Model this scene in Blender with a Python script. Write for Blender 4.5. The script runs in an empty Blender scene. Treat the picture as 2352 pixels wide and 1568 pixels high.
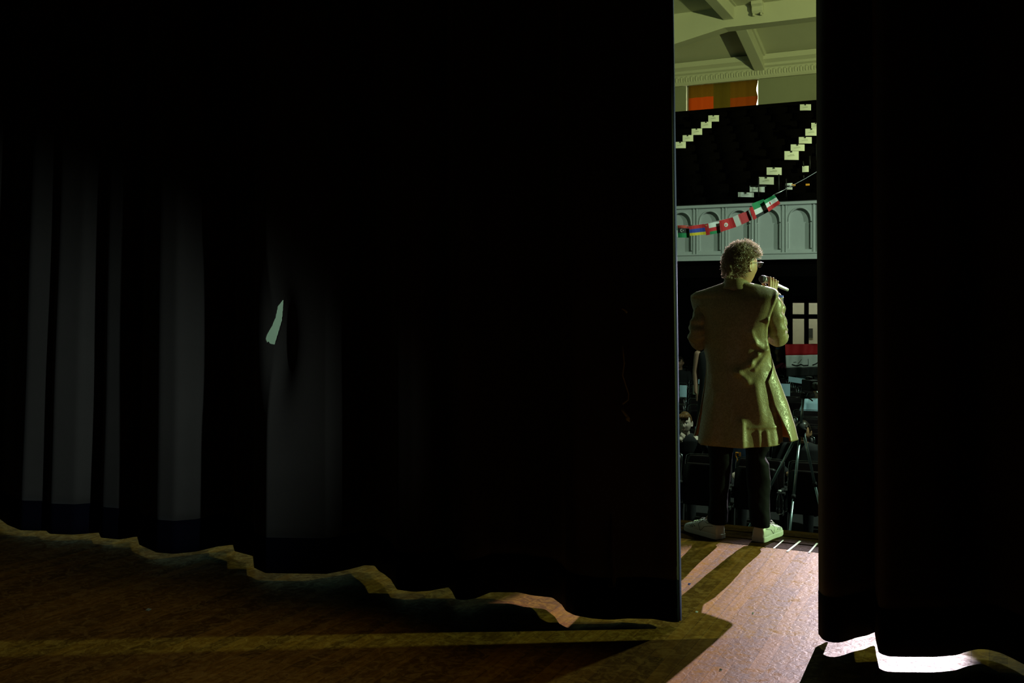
import bpy, bmesh, math, random
from mathutils import Vector, Matrix, noise
random.seed(7)
PI = math.pi
C = bpy.context.scene.collection
SC = bpy.context.scene
# ---------------------------------------------------------------- camera
CAMZ, FPX, HOR = 1.41, 2287.0, 690.0
YAW = math.radians(25.6)
cd = bpy.data.cameras.new('camera'); cam = bpy.data.objects.new('camera', cd); C.objects.link(cam)
cd.lens = 36.0 * FPX / 2352; cd.sensor_width = 36; cd.sensor_fit = 'HORIZONTAL'
cd.shift_y = -(784 - HOR) / 2352
cd.clip_end = 200; cd.clip_start = 0.05
cam.location = (0, 0, CAMZ); cam.rotation_euler = (PI / 2, 0, YAW)
SC.camera = cam
# ---------------------------------------------------------------- world, exposure
w = bpy.data.worlds.new('world'); SC.world = w; w.use_nodes = True
w.node_tree.nodes['Background'].inputs[0].default_value = (0.5, 0.6, 0.5, 1)
w.node_tree.nodes['Background'].inputs[1].default_value = 0.0004
vs = SC.view_settings
vs.view_transform = 'Standard'; vs.look = 'None'; vs.gamma = 1; vs.exposure = 0; vs.use_curve_mapping = False

def lamp(name, kind, loc, target, energy, color, size=0.1, spot=60, blend=0.3, sy=None):
    d = bpy.data.lights.new(name, kind); o = bpy.data.objects.new(name, d); C.objects.link(o)
    o.location = loc; o.rotation_euler = (Vector(target) - Vector(loc)).to_track_quat('-Z', 'Y').to_euler()
    d.energy = energy; d.color = color
    if kind == 'SPOT':
        d.spot_size = math.radians(spot); d.spot_blend = blend; d.shadow_soft_size = size
    elif kind == 'AREA':
        d.size = size
        if sy: d.shape = 'RECTANGLE'; d.size_y = sy
    else:
        d.shadow_soft_size = size
    return o
# follow spot in the rear of the balcony, aimed at the presenter
lamp('follow_spot', 'SPOT', (-0.95, 24.0, 7.3), (-1.07, 2.8, 0.0), 46000, (1.0, 0.84, 0.94), 0.05, 6.0, 0.08)
# yellow-green side light in front of the stage on the right; it also slips through the gap onto the boards
lamp('wing_light', 'SPOT', (5.0, 7.6, 2.0), (-1.6, 5.3, 0.7), 2100, (0.63, 1.0, 0.42), 0.06, 34, 0.4)
# bluish-green lamp high on the hall side wall, lights the ceiling and balcony face
lamp('hall_wash', 'SPOT', (7.5, 10.0, 3.2), (-5.0, 23, 9.3), 8500, (0.84, 1.0, 0.40), 0.12, 42, 0.7)
lamp('hall_house_light', 'AREA', (1.0, 11.0, 5.8), (-4, 11.5, 0), 340, (0.70, 1.0, 0.74), 0.3)
lamp('balcony_front_light', 'SPOT', (6.5, 12.0, 3.6), (-4.2, 18.2, 2.7), 1700, (0.74, 1.0, 0.80), 0.05, 16, 0.5)
# amber lamp on the first batten behind the curtain
lamp('batten_light', 'SPOT', (-1.9, 2.5, 4.7), (-1.2, 2.6, 0.0), 46, (1.0, 0.82, 0.12), 0.12, 112, 1.0)
# dim cool lamp in the near wing that rakes along the curtain towards the left
lamp('wing_work_lamp', 'SPOT', (3.6, 1.8, 1.0), (-12.0, 4.2, 0.6), 950, (0.74, 0.95, 1.0), 0.05, 25, 1.0)
lamp('lobby_lamp', 'POINT', (-4.6, 28.3, 2.2), (0, 0, 0), 75, (0.95, 1.0, 0.72), 0.3)

# ---------------------------------------------------------------- geometry helpers
FW = Vector((-math.sin(YAW), math.cos(YAW), 0)); RW = Vector((math.cos(YAW), math.sin(YAW), 0))
def ray(px, py): return FW + RW * ((px - 1176) / FPX) + Vector((0, 0, (HOR - py) / FPX))
def atz(px, py, z):            # point of the level z seen at a pixel
    r = ray(px, py); return Vector((0, 0, CAMZ)) + r * ((z - CAMZ) / r.z)
def aty(px, py, Y):            # point of the plane Y = const
    r = ray(px, py); return Vector((0, 0, CAMZ)) + r * (Y / r.y)
def atd(px, py, d): return Vector((0, 0, CAMZ)) + ray(px, py) * d

class MB:
    def __init__(s): s.v = []; s.f = []; s.m = []
    def add(s, vs, fs, mi=0):
        n = len(s.v); s.v += [tuple(v) for v in vs]
        s.f += [tuple(i + n for i in f) for f in fs]; s.m += [mi] * len(fs); return s
    def box(s, c, d, mi=0, M=None, bev=0):
        cx, cy, cz = c; x, y, z = d[0] / 2, d[1] / 2, d[2] / 2
        vs = [Vector((cx + a * x, cy + b * y, cz + e * z)) for e in (-1, 1) for a, b in ((-1, -1), (1, -1), (1, 1), (-1, 1))]
        if M is not None: vs = [M @ v for v in vs]
        return s.add(vs, [(3, 2, 1, 0), (4, 5, 6, 7), (0, 1, 5, 4), (1, 2, 6, 5), (2, 3, 7, 6), (3, 0, 4, 7)], mi)
    def tube(s, pts, r, n=10, mi=0, caps=True, closed=False):
        pts = [Vector(p) for p in pts]; N = len(pts)
        if not hasattr(r, '__len__'): r = [r] * N
        vs = []; up = None
        for i, p in enumerate(pts):
            a = pts[(i - 1) % N] if (i > 0 or closed) else pts[i]; b = pts[(i + 1) % N] if (i < N - 1 or closed) else pts[i]
            t = (b - a)
            t = t.normalized() if t.length > 1e-9 else Vector((0, 0, 1))
            if up is None:
                up = Vector((0, 0, 1)) if abs(t.z) < 0.9 else Vector((1, 0, 0))
            u = (up - t * up.dot(t))
            u = u.normalized() if u.length > 1e-6 else t.orthogonal().normalized()
            up = u; q = t.cross(u)
            for k in range(n):
                an = 2 * PI * k / n; vs.append(p + (u * math.cos(an) + q * math.sin(an)) * r[i])
        fs = []
        for i in range(N - 1 if not closed else N):
            j = (i + 1) % N
            for k in range(n): fs.append((i * n + k, i * n + (k + 1) % n, j * n + (k + 1) % n, j * n + k))
        if caps and not closed:
            fs.append(tuple(range(n))[::-1]); fs.append(tuple((N - 1) * n + k for k in range(n)))
        return s.add(vs, fs, mi)
    def limb(s, pts, r, n=16):   # tube with round ends, for remeshing
        s.tube(pts, r, n)
        for p, q in ((pts[0], r[0]), (pts[-1], r[-1])): s.ball(p, (q, q, q), 12, 8)
        for p, q in list(zip(pts, r))[1:-1]: s.ball(p, (q, q, q), 12, 8)
        return s
    def ball(s, c, r, n=16, m=10, mi=0, M=None):
        vs = []
        if not hasattr(r, '__len__'): r = (r, r, r)
        for i in range(m + 1):
            th = PI * i / m
            for k in range(n):
                ph = 2 * PI * k / n
                v = Vector((r[0] * math.sin(th) * math.cos(ph), r[1] * math.sin(th) * math.sin(ph), r[2] * math.cos(th)))
                if M is not None: v = M @ v
                vs.append(Vector(c) + v)
        fs = [(i * n + k, (i + 1) * n + k, (i + 1) * n + (k + 1) % n, i * n + (k + 1) % n) for i in range(m) for k in range(n)]
        return s.add(vs, fs, mi)
    def lathe(s, prof, c=(0, 0, 0), n=24, mi=0, M=None):
        vs = []
        for r, z in prof:
            for k in range(n):
                v = Vector((r * math.cos(2 * PI * k / n), r * math.sin(2 * PI * k / n), z))
                if M is not None: v = M @ v
                vs.append(Vector(c) + v)
        N = len(prof); fs = [(i * n + k, i * n + (k + 1) % n, (i + 1) * n + (k + 1) % n, (i + 1) * n + k) for i in range(N - 1) for k in range(n)]
        fs.append(tuple(range(n))[::-1]); fs.append(tuple((N - 1) * n + k for k in range(n)))
        return s.add(vs, fs, mi)
    def loft(s, rings, mi=0, closed=True, caps=True):
        n = len(rings[0]); vs = [p for r in rings for p in r]; fs = []
        for i in range(len(rings) - 1):
            for k in range(n if closed else n - 1): fs.append((i * n + k, i * n + (k + 1) % n, (i + 1) * n + (k + 1) % n, (i + 1) * n + k))
        if caps and closed: fs.append(tuple(range(n))[::-1]); fs.append(tuple((len(rings) - 1) * n + k for k in range(n)))
        return s.add(vs, fs, mi)
    def prism(s, poly, axis, a, b, mi=0):   # polygon (u,v) extruded along an axis
        def P(u, v, t): return {'x': (t, u, v), 'y': (u, t, v), 'z': (u, v, t)}[axis]
        n = len(poly); vs = [P(u, v, a) for u, v in poly] + [P(u, v, b) for u, v in poly]
        fs = [tuple(range(n))[::-1], tuple(range(n, 2 * n))] + [(k, (k + 1) % n, n + (k + 1) % n, n + k) for k in range(n)]
        return s.add(vs, fs, mi)
    def build(s, name, mats, parent=None, smooth=False, remesh=None, bevel=None, loc=None, solid=None):
        me = bpy.data.meshes.new(name); me.from_pydata(s.v, [], s.f)
        if not isinstance(mats, (list, tuple)): mats = [mats]
        for m in mats: me.materials.append(m)
        for p, mi in zip(me.polygons, s.m): p.material_index = mi
        bm = bmesh.new(); bm.from_mesh(me); bmesh.ops.remove_doubles(bm, verts=bm.verts, dist=1e-6)
        if not solid: bmesh.ops.recalc_face_normals(bm, faces=bm.faces)
        bm.to_mesh(me); bm.free()
        o = bpy.data.objects.new(name, me); C.objects.link(o)
        if remesh:
            md = o.modifiers.new('r', 'REMESH'); md.mode = 'VOXEL'; md.voxel_size = remesh
            ms = o.modifiers.new('s', 'SMOOTH'); ms.factor = 0.5; ms.iterations = 3
            dg = bpy.context.evaluated_depsgraph_get(); dg.update()
            me2 = bpy.data.meshes.new_from_object(o.evaluated_get(dg)); o.modifiers.clear(); o.data = me2
            me2.materials.clear()
            for m in mats: me2.materials.append(m)
            bpy.data.meshes.remove(me); me = me2
        if smooth: me.polygons.foreach_set('use_smooth', [True] * len(me.polygons))
        if bevel:
            b = o.modifiers.new('b', 'BEVEL'); b.width = bevel; b.segments = 2; b.limit_method = 'ANGLE'
        if solid:
            b = o.modifiers.new('t', 'SOLIDIFY'); b.thickness = solid; b.offset = 0
        if parent: o.parent = parent
        if loc: o.location = loc
        return o

def tag(o, label, cat, group=None, kind=None):
    o['label'] = label; o['category'] = cat
    if group: o['group'] = group
    if kind: o['kind'] = kind
    return o
def thing(name, label, cat, loc=(0, 0, 0), rz=0, group=None):
    o = bpy.data.objects.new(name, None); C.objects.link(o); o.location = loc; o.rotation_euler = (0, 0, rz); o.empty_display_size = 0.1
    return tag(o, label, cat, group)
def struct(o): o['kind'] = 'structure'; return o
def dup(o, parent=None):
    c = o.copy(); C.objects.link(c)
    if parent: c.parent = parent
    for ch in [x for x in C.objects if x.parent == o]: dup(ch, c)
    return c

# ---------------------------------------------------------------- materials
def mat(name, col, rough=0.6, metal=0.0, bump=0, bscale=200, emit=None, spec=0.5, sheen=0, var=0, vscale=6, trans=0):
    m = bpy.data.materials.new(name); m.use_nodes = True; nt = m.node_tree; b = nt.nodes['Principled BSDF']
    b.inputs['Base Color'].default_value = (*col, 1); b.inputs['Roughness'].default_value = rough
    b.inputs['Metallic'].default_value = metal; b.inputs['Specular IOR Level'].default_value = spec
    if sheen: b.inputs['Sheen Weight'].default_value = sheen; b.inputs['Sheen Roughness'].default_value = 0.4
    if trans: b.inputs['Transmission Weight'].default_value = trans
    if emit: b.inputs['Emission Color'].default_value = (*emit[0], 1); b.inputs['Emission Strength'].default_value = emit[1]
    tc = nt.nodes.new('ShaderNodeTexCoord')
    nz = nt.nodes.new('ShaderNodeTexNoise'); nz.inputs['Scale'].default_value = bscale; nz.inputs['Detail'].default_value = 4
    nt.links.new(tc.outputs['Object'], nz.inputs['Vector'])
    if bump:
        bp = nt.nodes.new('ShaderNodeBump'); bp.inputs['Strength'].default_value = bump; bp.inputs['Distance'].default_value = 0.003
        nt.links.new(nz.outputs['Fac'], bp.inputs['Height']); nt.links.new(bp.outputs['Normal'], b.inputs['Normal'])
    if var:
        n2 = nt.nodes.new('ShaderNodeTexNoise'); n2.inputs['Scale'].default_value = vscale; n2.inputs['Detail'].default_value = 5
        nt.links.new(tc.outputs['Object'], n2.inputs['Vector'])
        mx = nt.nodes.new('ShaderNodeMixRGB'); mx.inputs[1].default_value = (*[c * (1 - var) for c in col], 1); mx.inputs[2].default_value = (*[min(1, c * (1 + var)) for c in col], 1)
        nt.links.new(n2.outputs['Fac'], mx.inputs[0]); nt.links.new(mx.outputs[0], b.inputs['Base Color'])
    return m

def wood_mat(name, alongx=False, scuff=1.0, dark=1.0):
    m = bpy.data.materials.new(name); m.use_nodes = True; nt = m.node_tree; N = nt.nodes; L = nt.links; b = N['Principled BSDF']
    geo = N.new('ShaderNodeNewGeometry'); sp = N.new('ShaderNodeSeparateXYZ'); L.new(geo.outputs['Position'], sp.inputs[0])
    cb = N.new('ShaderNodeCombineXYZ')
    L.new(sp.outputs['X' if alongx else 'Y'], cb.inputs[0]); L.new(sp.outputs['Y' if alongx else 'X'], cb.inputs[1])
    br = N.new('ShaderNodeTexBrick'); L.new(cb.outputs[0], br.inputs['Vector'])
    br.inputs['Scale'].default_value = 1.0; br.inputs['Brick Width'].default_value = 1.9; br.inputs['Row Height'].default_value = 0.092 if alongx else 0.064
    br.inputs['Mortar Size'].default_value = 0.0012; br.inputs['Mortar Smooth'].default_value = 0.1; br.offset = 0.37; br.offset_frequency = 2
    br.inputs['Color1'].default_value = (0.105 * dark, 0.047 * dark, 0.007 * dark, 1); br.inputs['Color2'].default_value = (0.22 * dark, 0.098 * dark, 0.014 * dark, 1); br.inputs['Mortar'].default_value = (0.08 * dark, 0.035 * dark, 0.01 * dark, 1)
    mp = N.new('ShaderNodeMapping'); L.new(cb.outputs[0], mp.inputs[0]); mp.inputs['Scale'].default_value = (1.2, 22, 1)
    gr = N.new('ShaderNodeTexNoise'); L.new(mp.outputs[0], gr.inputs['Vector']); gr.inputs['Scale'].default_value = 2.2; gr.inputs['Detail'].default_value = 8
    mx = N.new('ShaderNodeMixRGB'); mx.blend_type = 'MULTIPLY'; mx.inputs[0].default_value = 0.55
    rp = N.new('ShaderNodeValToRGB'); rp.color_ramp.elements[0].position = 0.35; rp.color_ramp.elements[0].color = (0.4, 0.35, 0.3, 1); rp.color_ramp.elements[1].position = 0.7; rp.color_ramp.elements[1].color = (1.15, 1.1, 1.0, 1)
    L.new(gr.outputs['Fac'], rp.inputs[0]); L.new(br.outputs['Color'], mx.inputs[1]); L.new(rp.outputs[0], mx.inputs[2])
    # scuffs and pale worn patches
    s1 = N.new('ShaderNodeTexNoise'); L.new(geo.outputs['Position'], s1.inputs['Vector']); s1.inputs['Scale'].default_value = 17; s1.inputs['Detail'].default_value = 9; s1.inputs['Roughness'].default_value = 0.68; s1.inputs['Distortion'].default_value = 1.4
    r1 = N.new('ShaderNodeValToRGB'); r1.color_ramp.elements[0].position = 0.46; r1.color_ramp.elements[1].position = 0.62
    L.new(s1.outputs['Fac'], r1.inputs[0])
    ma = N.new('ShaderNodeMath'); ma.operation = 'MULTIPLY'; ma.inputs[1].default_value = 0.5 * scuff; L.new(r1.outputs[0], ma.inputs[0])
    m2 = N.new('ShaderNodeMixRGB'); m2.inputs[2].default_value = (0.34 * dark, 0.18 * dark, 0.045 * dark, 1); L.new(ma.outputs[0], m2.inputs[0]); L.new(mx.outputs[0], m2.inputs[1])
    L.new(m2.outputs[0], b.inputs['Base Color'])
    rr = N.new('ShaderNodeMapRange'); rr.inputs['To Min'].default_value = 0.60; rr.inputs['To Max'].default_value = 0.24; L.new(s1.outputs['Fac'], rr.inputs['Value'])
    rr.inputs['From Min'].default_value = 0.3; rr.inputs['From Max'].default_value = 0.7
    L.new(rr.outputs[0], b.inputs['Roughness'])
    bp = N.new('ShaderNodeBump'); bp.inputs['Strength'].default_value = 0.6; bp.inputs['Distance'].default_value = 0.0026
    s2 = N.new('ShaderNodeTexNoise'); L.new(geo.outputs['Position'], s2.inputs['Vector']); s2.inputs['Scale'].default_value = 36; s2.inputs['Detail'].default_value = 6; s2.inputs['Distortion'].default_value = 0.8
    ad = N.new('ShaderNodeMath'); ad.operation = 'ADD'; L.new(s2.outputs['Fac'], ad.inputs[0])
    iv = N.new('ShaderNodeMath'); iv.operation = 'MULTIPLY'; iv.inputs[1].default_value = -2.0; L.new(br.outputs['Fac'], iv.inputs[0]); L.new(iv.outputs[0], ad.inputs[1])
    L.new(ad.outputs[0], bp.inputs['Height']); L.new(bp.outputs['Normal'], b.inputs['Normal'])
    b.inputs['Specular IOR Level'].default_value = 0.025 * dark
    return m

def brocade_mat():
    m = mat('gold_brocade', (0.62, 0.54, 0.22), 0.5, 0, spec=0.5, sheen=0.15)
    nt = m.node_tree; N = nt.nodes; L = nt.links; b = N['Principled BSDF']
    tc = N.new('ShaderNodeTexCoord')
    nz = N.new('ShaderNodeTexNoise'); nz.inputs['Scale'].default_value = 48; nz.inputs['Distortion'].default_value = 2.6; nz.inputs['Detail'].default_value = 1.5; L.new(tc.outputs['Object'], nz.inputs['Vector'])
    rp = N.new('ShaderNodeValToRGB'); rp.color_ramp.elements[0].position = 0.47; rp.color_ramp.elements[1].position = 0.53; L.new(nz.outputs['Fac'], rp.inputs[0])
    mx = N.new('ShaderNodeMixRGB'); mx.inputs[1].default_value = (0.19, 0.145, 0.060, 1); mx.inputs[2].default_value = (0.24, 0.19, 0.088, 1); L.new(rp.outputs[0], mx.inputs[0]); L.new(mx.outputs[0], b.inputs['Base Color'])
    rg = N.new('ShaderNodeMapRange'); rg.inputs['To Min'].default_value = 0.58; rg.inputs['To Max'].default_value = 0.36; L.new(rp.outputs[0], rg.inputs['Value']); L.new(rg.outputs[0], b.inputs['Roughness'])
    n2 = N.new('ShaderNodeTexNoise'); n2.inputs['Scale'].default_value = 700; L.new(tc.outputs['Object'], n2.inputs['Vector'])
    ad = N.new('ShaderNodeMath'); ad.operation = 'MULTIPLY_ADD'; ad.inputs[1].default_value = 0.4; L.new(n2.outputs['Fac'], ad.inputs[0]); L.new(rp.outputs[0], ad.inputs[2])
    bp = N.new('ShaderNodeBump'); bp.inputs['Strength'].default_value = 0.3; bp.inputs['Distance'].default_value = 0.0008; L.new(ad.outputs[0], bp.inputs['Height']); L.new(bp.outputs['Normal'], b.inputs['Normal'])
    return m

M = dict(
    backwall=mat('olive_back_wall', (0.19, 0.19, 0.125), 0.8, bump=0.15, bscale=60, var=0.1, vscale=1.2),  # back wall, darker and more olive than the plaster
    bluerim=mat('blue_rim_light', (0.012, 0.006, 0.16), 0.7, bump=0.4, bscale=500),  # follow spot's blue rim along the curtain edge, put into the colour
    stage=wood_mat('stage_boards'), apron=wood_mat('apron_boards', True, 0.3, 0.13),
    curtain=mat('curtain_velour', (0.055, 0.048, 0.040), 0.9, bump=0.4, bscale=400, spec=0.15, sheen=0.12, var=0.2, vscale=3),
    hem=mat('navy_hem', (0.0018, 0.0018, 0.007), 0.9, bump=0.3, bscale=300, spec=0.1),
    cord=mat('pale_cord', (0.35, 0.36, 0.14), 0.7),
    black=mat('matte_black', (0.006, 0.006, 0.006), 0.8),
    plaster=mat('cream_plaster', (0.40, 0.39, 0.29), 0.75, bump=0.15, bscale=60, var=0.06, vscale=1.5),
    panel=mat('balcony_paint', (0.44, 0.46, 0.43), 0.6, bump=0.1, bscale=80, var=0.05),
    mint=mat('mint_plaster', (0.60, 0.72, 0.66), 0.8, bump=0.2, bscale=30, var=0.08, vscale=3),
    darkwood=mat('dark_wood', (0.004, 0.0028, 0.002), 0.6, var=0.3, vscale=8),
    hallfloor=mat('hall_carpet', (0.008, 0.007, 0.008), 0.95, bump=0.3, bscale=300),
    seat=mat('dark_maroon_vinyl', (0.005, 0.0025, 0.0035), 0.38, bump=0.2, bscale=150, spec=0.25),
    bseat=mat('balcony_seat_black', (0.0012, 0.0008, 0.0006), 0.9, spec=0.03),
    chrome=mat('brushed_chrome', (0.36, 0.42, 0.44), 0.22, 1.0),
    alu=mat('silver_aluminium', (0.50, 0.66, 0.68), 0.35, 0.9),
    paper=mat('white_paper', (0.78, 0.80, 0.74), 0.8), bluepaper=mat('bluish_paper', (0.45, 0.66, 0.80), 0.8),
    ink=mat('grey_ink', (0.30, 0.32, 0.28), 0.8),
    skin=mat('warm_skin', (0.38, 0.21, 0.11), 0.5, bump=0.15, bscale=350, var=0.08, vscale=20),
    skin2=mat('pale_skin', (0.55, 0.44, 0.36), 0.5, var=0.06, vscale=20),
    hair=mat('brown_curls', (0.075, 0.034, 0.009), 0.30, spec=1.0), darkhair=mat('dark_hair', (0.02, 0.013, 0.008), 0.4),
    gold=brocade_mat(), lining=mat('orange_lining', (0.62, 0.26, 0.06), 0.5),
    jeans=mat('black_denim', (0.004, 0.004, 0.006), 0.75, bump=0.3, bscale=350, spec=0.08),
    shoe=mat('white_leather', (0.50, 0.50, 0.48), 0.42, bump=0.1, bscale=250), stitch=mat('dark_stitching', (0.05, 0.06, 0.05), 0.7),
    sole=mat('white_rubber', (0.46, 0.46, 0.43), 0.55),
    navy=mat('navy_collar', (0.02, 0.02, 0.10), 0.7), blueshirt=mat('blue_shirt', (0.012, 0.03, 0.075), 0.8),
    silver=mat('microphone_silver', (0.72, 0.70, 0.72), 0.35, 0.6), mesh=mat('microphone_mesh', (0.03, 0.03, 0.04), 0.45, 0.7, bump=1, bscale=900),
    frame=mat('glasses_black', (0.006, 0.006, 0.01), 0.3), glass=mat('lens_glass', (0.9, 0.92, 1), 0.02, trans=1.0),
    red=mat('flag_red', (0.58, 0.012, 0.018), 0.7), white=mat('flag_white', (0.75, 0.77, 0.74), 0.7), green=mat('flag_green', (0.004, 0.22, 0.07), 0.7),
    fblack=mat('flag_black', (0.01, 0.01, 0.01), 0.7), blue=mat('flag_blue', (0.02, 0.05, 0.40), 0.7), yellow=mat('flag_yellow', (0.75, 0.55, 0.02), 0.7),
    maroon=mat('flag_maroon', (0.45, 0.02, 0.03), 0.7), goldink=mat('gold_emblem', (0.55, 0.30, 0.12), 0.6),
    orange=mat('orange_plastic', (0.9, 0.35, 0.02), 0.5), pink=mat('pink_ribbon', (0.75, 0.12, 0.25), 0.6), cap=mat('light_blue_cloth', (0.22, 0.42, 0.68), 0.8),
    eye=mat('eye_white', (0.30, 0.30, 0.29), 0.3), iris=mat('dark_iris', (0.01, 0.008, 0.006), 0.2),
    daylight=mat('daylight', (0.8, 0.85, 0.7), 0.8, emit=((0.93, 1.0, 0.66), 5.0)),
    lobby=mat('lobby_paint', (0.70, 0.68, 0.54), 0.8), cloth=mat('dark_cloth', (0.007, 0.007, 0.009), 0.9), olive=mat('olive_cloth', (0.16, 0.17, 0.12), 0.9),
    tan=mat('bare_arm', (0.30, 0.17, 0.11), 0.6),
)

# ================================================================ STRUCTURE
# stage floor: boards running towards the hall, then cross boards at the front edge
def slab(name, x0, x1, y0, y1, z0, z1, m, bevel=None):
    b = MB(); b.box(((x0 + x1) / 2, (y0 + y1) / 2, (z0 + z1) / 2), (x1 - x0, y1 - y0, z1 - z0)); return struct(b.build(name, m, bevel=bevel))
slab('floor', -10, 6, -3, 5.76, -0.12, 0, M['stage'])
YE = 6.24
for k, (a, b_, dz) in enumerate([(5.765, 5.91, 0.0), (5.917, 6.07, 0.002), (6.078, 6.235, 0.004)]):
    slab('trim_%d' % (k + 1), -10, 6, a, b_, -0.12, dz, M['apron'], 0.006)
slab('wall_stage_front', -10, 6, 6.0, 6.22, -1.05, -0.12, M['black'])
slab('floor_hall', -10, 10, 6.24, 27, -1.15, -1.05, M['hallfloor'])
# walls of the hall
slab('wall_left', -10.2, -10, 4.4, 31, -1.1, 11, M['mint'])
slab('wall_right', 10, 10.2, 4.4, 31, -1.1, 11, M['plaster'])
# proscenium wall above and beside the curtain
b = MB(); b.box((0, 4.75, 7.6), (20, 0.2, 6.4)); b.box((-8.9, 4.75, 1.65), (2.2, 0.2, 5.5)); b.box((7.5, 4.75, 1.65), (5, 0.2, 5.5)); struct(b.build('wall_proscenium', M['black']))
slab('wall_backstage', -10.2, -10, -3, 4.85, -0.1, 11, M['black'])
slab('wall_wing', 6, 6.2, -3, 4.7, -0.1, 11, M['black'])
# upper back wall with a window
WY = 27.0
wL, wR = aty(1576, 230, WY).x, aty(1742, 230, WY).x
wz1 = aty(1660, 186, WY).z; wz0 = 5.9
b = MB()
b.box(((-10 + wL) / 2, WY + .15, 8.0), (wL + 10, .3, 6)); b.box(((10 + wR) / 2, WY + .15, 8.0), (10 - wR, .3, 6))
b.box(((wL + wR) / 2, WY + .15, (5 + wz0) / 2), (wR - wL, .3, wz0 - 5)); b.box(((wL + wR) / 2, WY + .15, (wz1 + 11) / 2), (wR - wL, .3, 11 - wz1))
struct(b.build('wall_back', M['backwall']))
# window: frame, bright daylight outside, and its curtain of coloured panels
win = MB(); fr = 0.04
for x in (wL + fr / 2, wR - fr / 2, (wL + wR) / 2): win.box((x, WY + .16, (wz0 + wz1) / 2), (fr, .05, wz1 - wz0))
for z in (wz0 + fr / 2, wz1 - fr / 2): win.box(((wL + wR) / 2, WY + .16, z), (wR - wL, .05, fr))
wo = struct(win.build('window_1', M['plaster']))
g = MB(); g.box(((wL + wR) / 2, WY + .26, (wz0 + wz1) / 2), (wR - wL, .01, wz1 - wz0)); g.build('pane', M['daylight'], wo)
_h = M['hair'].node_tree; _tr = _h.nodes.new('ShaderNodeBsdfTranslucent'); _tr.inputs[0].default_value = (1.0, 0.80, 0.58, 1)
_mx = _h.nodes.new('ShaderNodeMixShader'); _mx.inputs[0].default_value = 0.26
_h.links.new(_h.nodes['Principled BSDF'].outputs[0], _mx.inputs[1]); _h.links.new(_tr.outputs[0], _mx.inputs[2])
_h.links.new(_mx.outputs[0], [n for n in _h.nodes if n.type == 'OUTPUT_MATERIAL'][0].inputs[0])
def drape_mat():
    m = bpy.data.materials.new('coloured_window_drape'); m.use_nodes = True; nt = m.node_tree; N = nt.nodes; L = nt.links
    N.remove(N['Principled BSDF']); out = [n for n in N if n.type == 'OUTPUT_MATERIAL'][0]
    df = N.new('ShaderNodeBsdfDiffuse'); tr = N.new('ShaderNodeBsdfTranslucent'); mx = N.new('ShaderNodeMixShader'); mx.inputs[0].default_value = 0.5
    at = N.new('ShaderNodeVertexColor'); at.layer_name = 'Col'
    for s_ in (df, tr): L.new(at.outputs[0], s_.inputs['Color'])
    L.new(df.outputs[0], mx.inputs[1]); L.new(tr.outputs[0], mx.inputs[2]); L.new(mx.outputs[0], out.inputs[0]); return m
def drape_obj():
    x0, x1 = aty(1581, 230, WY).x, aty(1738, 230, WY).x; zt = wz1 - 0.04; zb = wz0
    n, m_ = 60, 30; vs = []; fs = []
    for j in range(m_ + 1):
        for i in range(n + 1):
            u = i / n; vs.append((x0 + (x1 - x0) * u + (0.02 * math.sin(j * .7) if i == n else 0), WY + .04 + .02 * math.sin(u * 40), zb + (zt - zb) * j / m_ - (0.05 * u * 0 if j == m_ else 0)))
    for j in range(m_):
        for i in range(n): a = j * (n + 1) + i; fs.append((a, a + 1, a + n + 2, a + n + 1))
    me = bpy.data.meshes.new('window_drape'); me.from_pydata(vs, [], fs); col = me.color_attributes.new('Col', 'FLOAT_COLOR', 'CORNER')
    for p in me.polygons:
        u = (p.center.x - x0) / (x1 - x0); v = (zt - p.center.z) / (zt - wz1 + 1.0)
        c = (0.020, 0.014, 0.0015)
        if u < 0.36: c = (0.095, 0.012, 0.001) if v > 0.33 else (0.030, 0.014, 0.0012)
        elif u > 0.62: c = (0.055, 0.010, 0.001) if v > 0.45 else (0.026, 0.013, 0.0012)
        for li in p.loop_indices: col.data[li].color = (*c, 1)
    me.materials.append(drape_mat()); me.polygons.foreach_set('use_smooth', [True] * len(me.polygons))
    o = bpy.data.objects.new('window_drape', me); C.objects.link(o)
    tag(o, 'olive and orange drape glowing over the high window behind the balcony', 'curtain')
drape_obj()
# ceiling: flat field, transverse beam with haunch, longitudinal beams, sloping back bay, cornice
b = MB(); b.box((0, 14.6, 8.72), (20, 19.4, .3)); struct(b.build('ceiling', M['plaster']))
BY = 24.2
hx = aty(1664, 60, BY).x
b = MB()
poly = [(10, 8.08), (hx, 8.08)]
for t in (0.25, 0.5, 0.75, 1.0, 1.6, 2.3, 3.2):
    poly.append((hx - 1.3 * t, 8.08 - 0.27 * t - 0.06 * max(0, t - 1) ** 2))
poly += [(-10, 8.08 - 1.3), (-10, 8.9), (10, 8.9)]
b.prism([(x, z) for x, z in poly], 'y', BY, BY + .42)
struct(b.build('trim_4', M['plaster'], bevel=0.03))
lx = aty(1674, 47, BY).x
for k, x in enumerate((lx, lx + 4.4, lx + 8.8)):
    b = MB(); b.box((x, 14.5, 8.46), (.27, 19.4, .4)); b.box((x, 14.5, 8.62), (.42, 19.4, .12)); struct(b.build('trim_%d' % (5 + k), M['plaster'], bevel=0.02))
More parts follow.
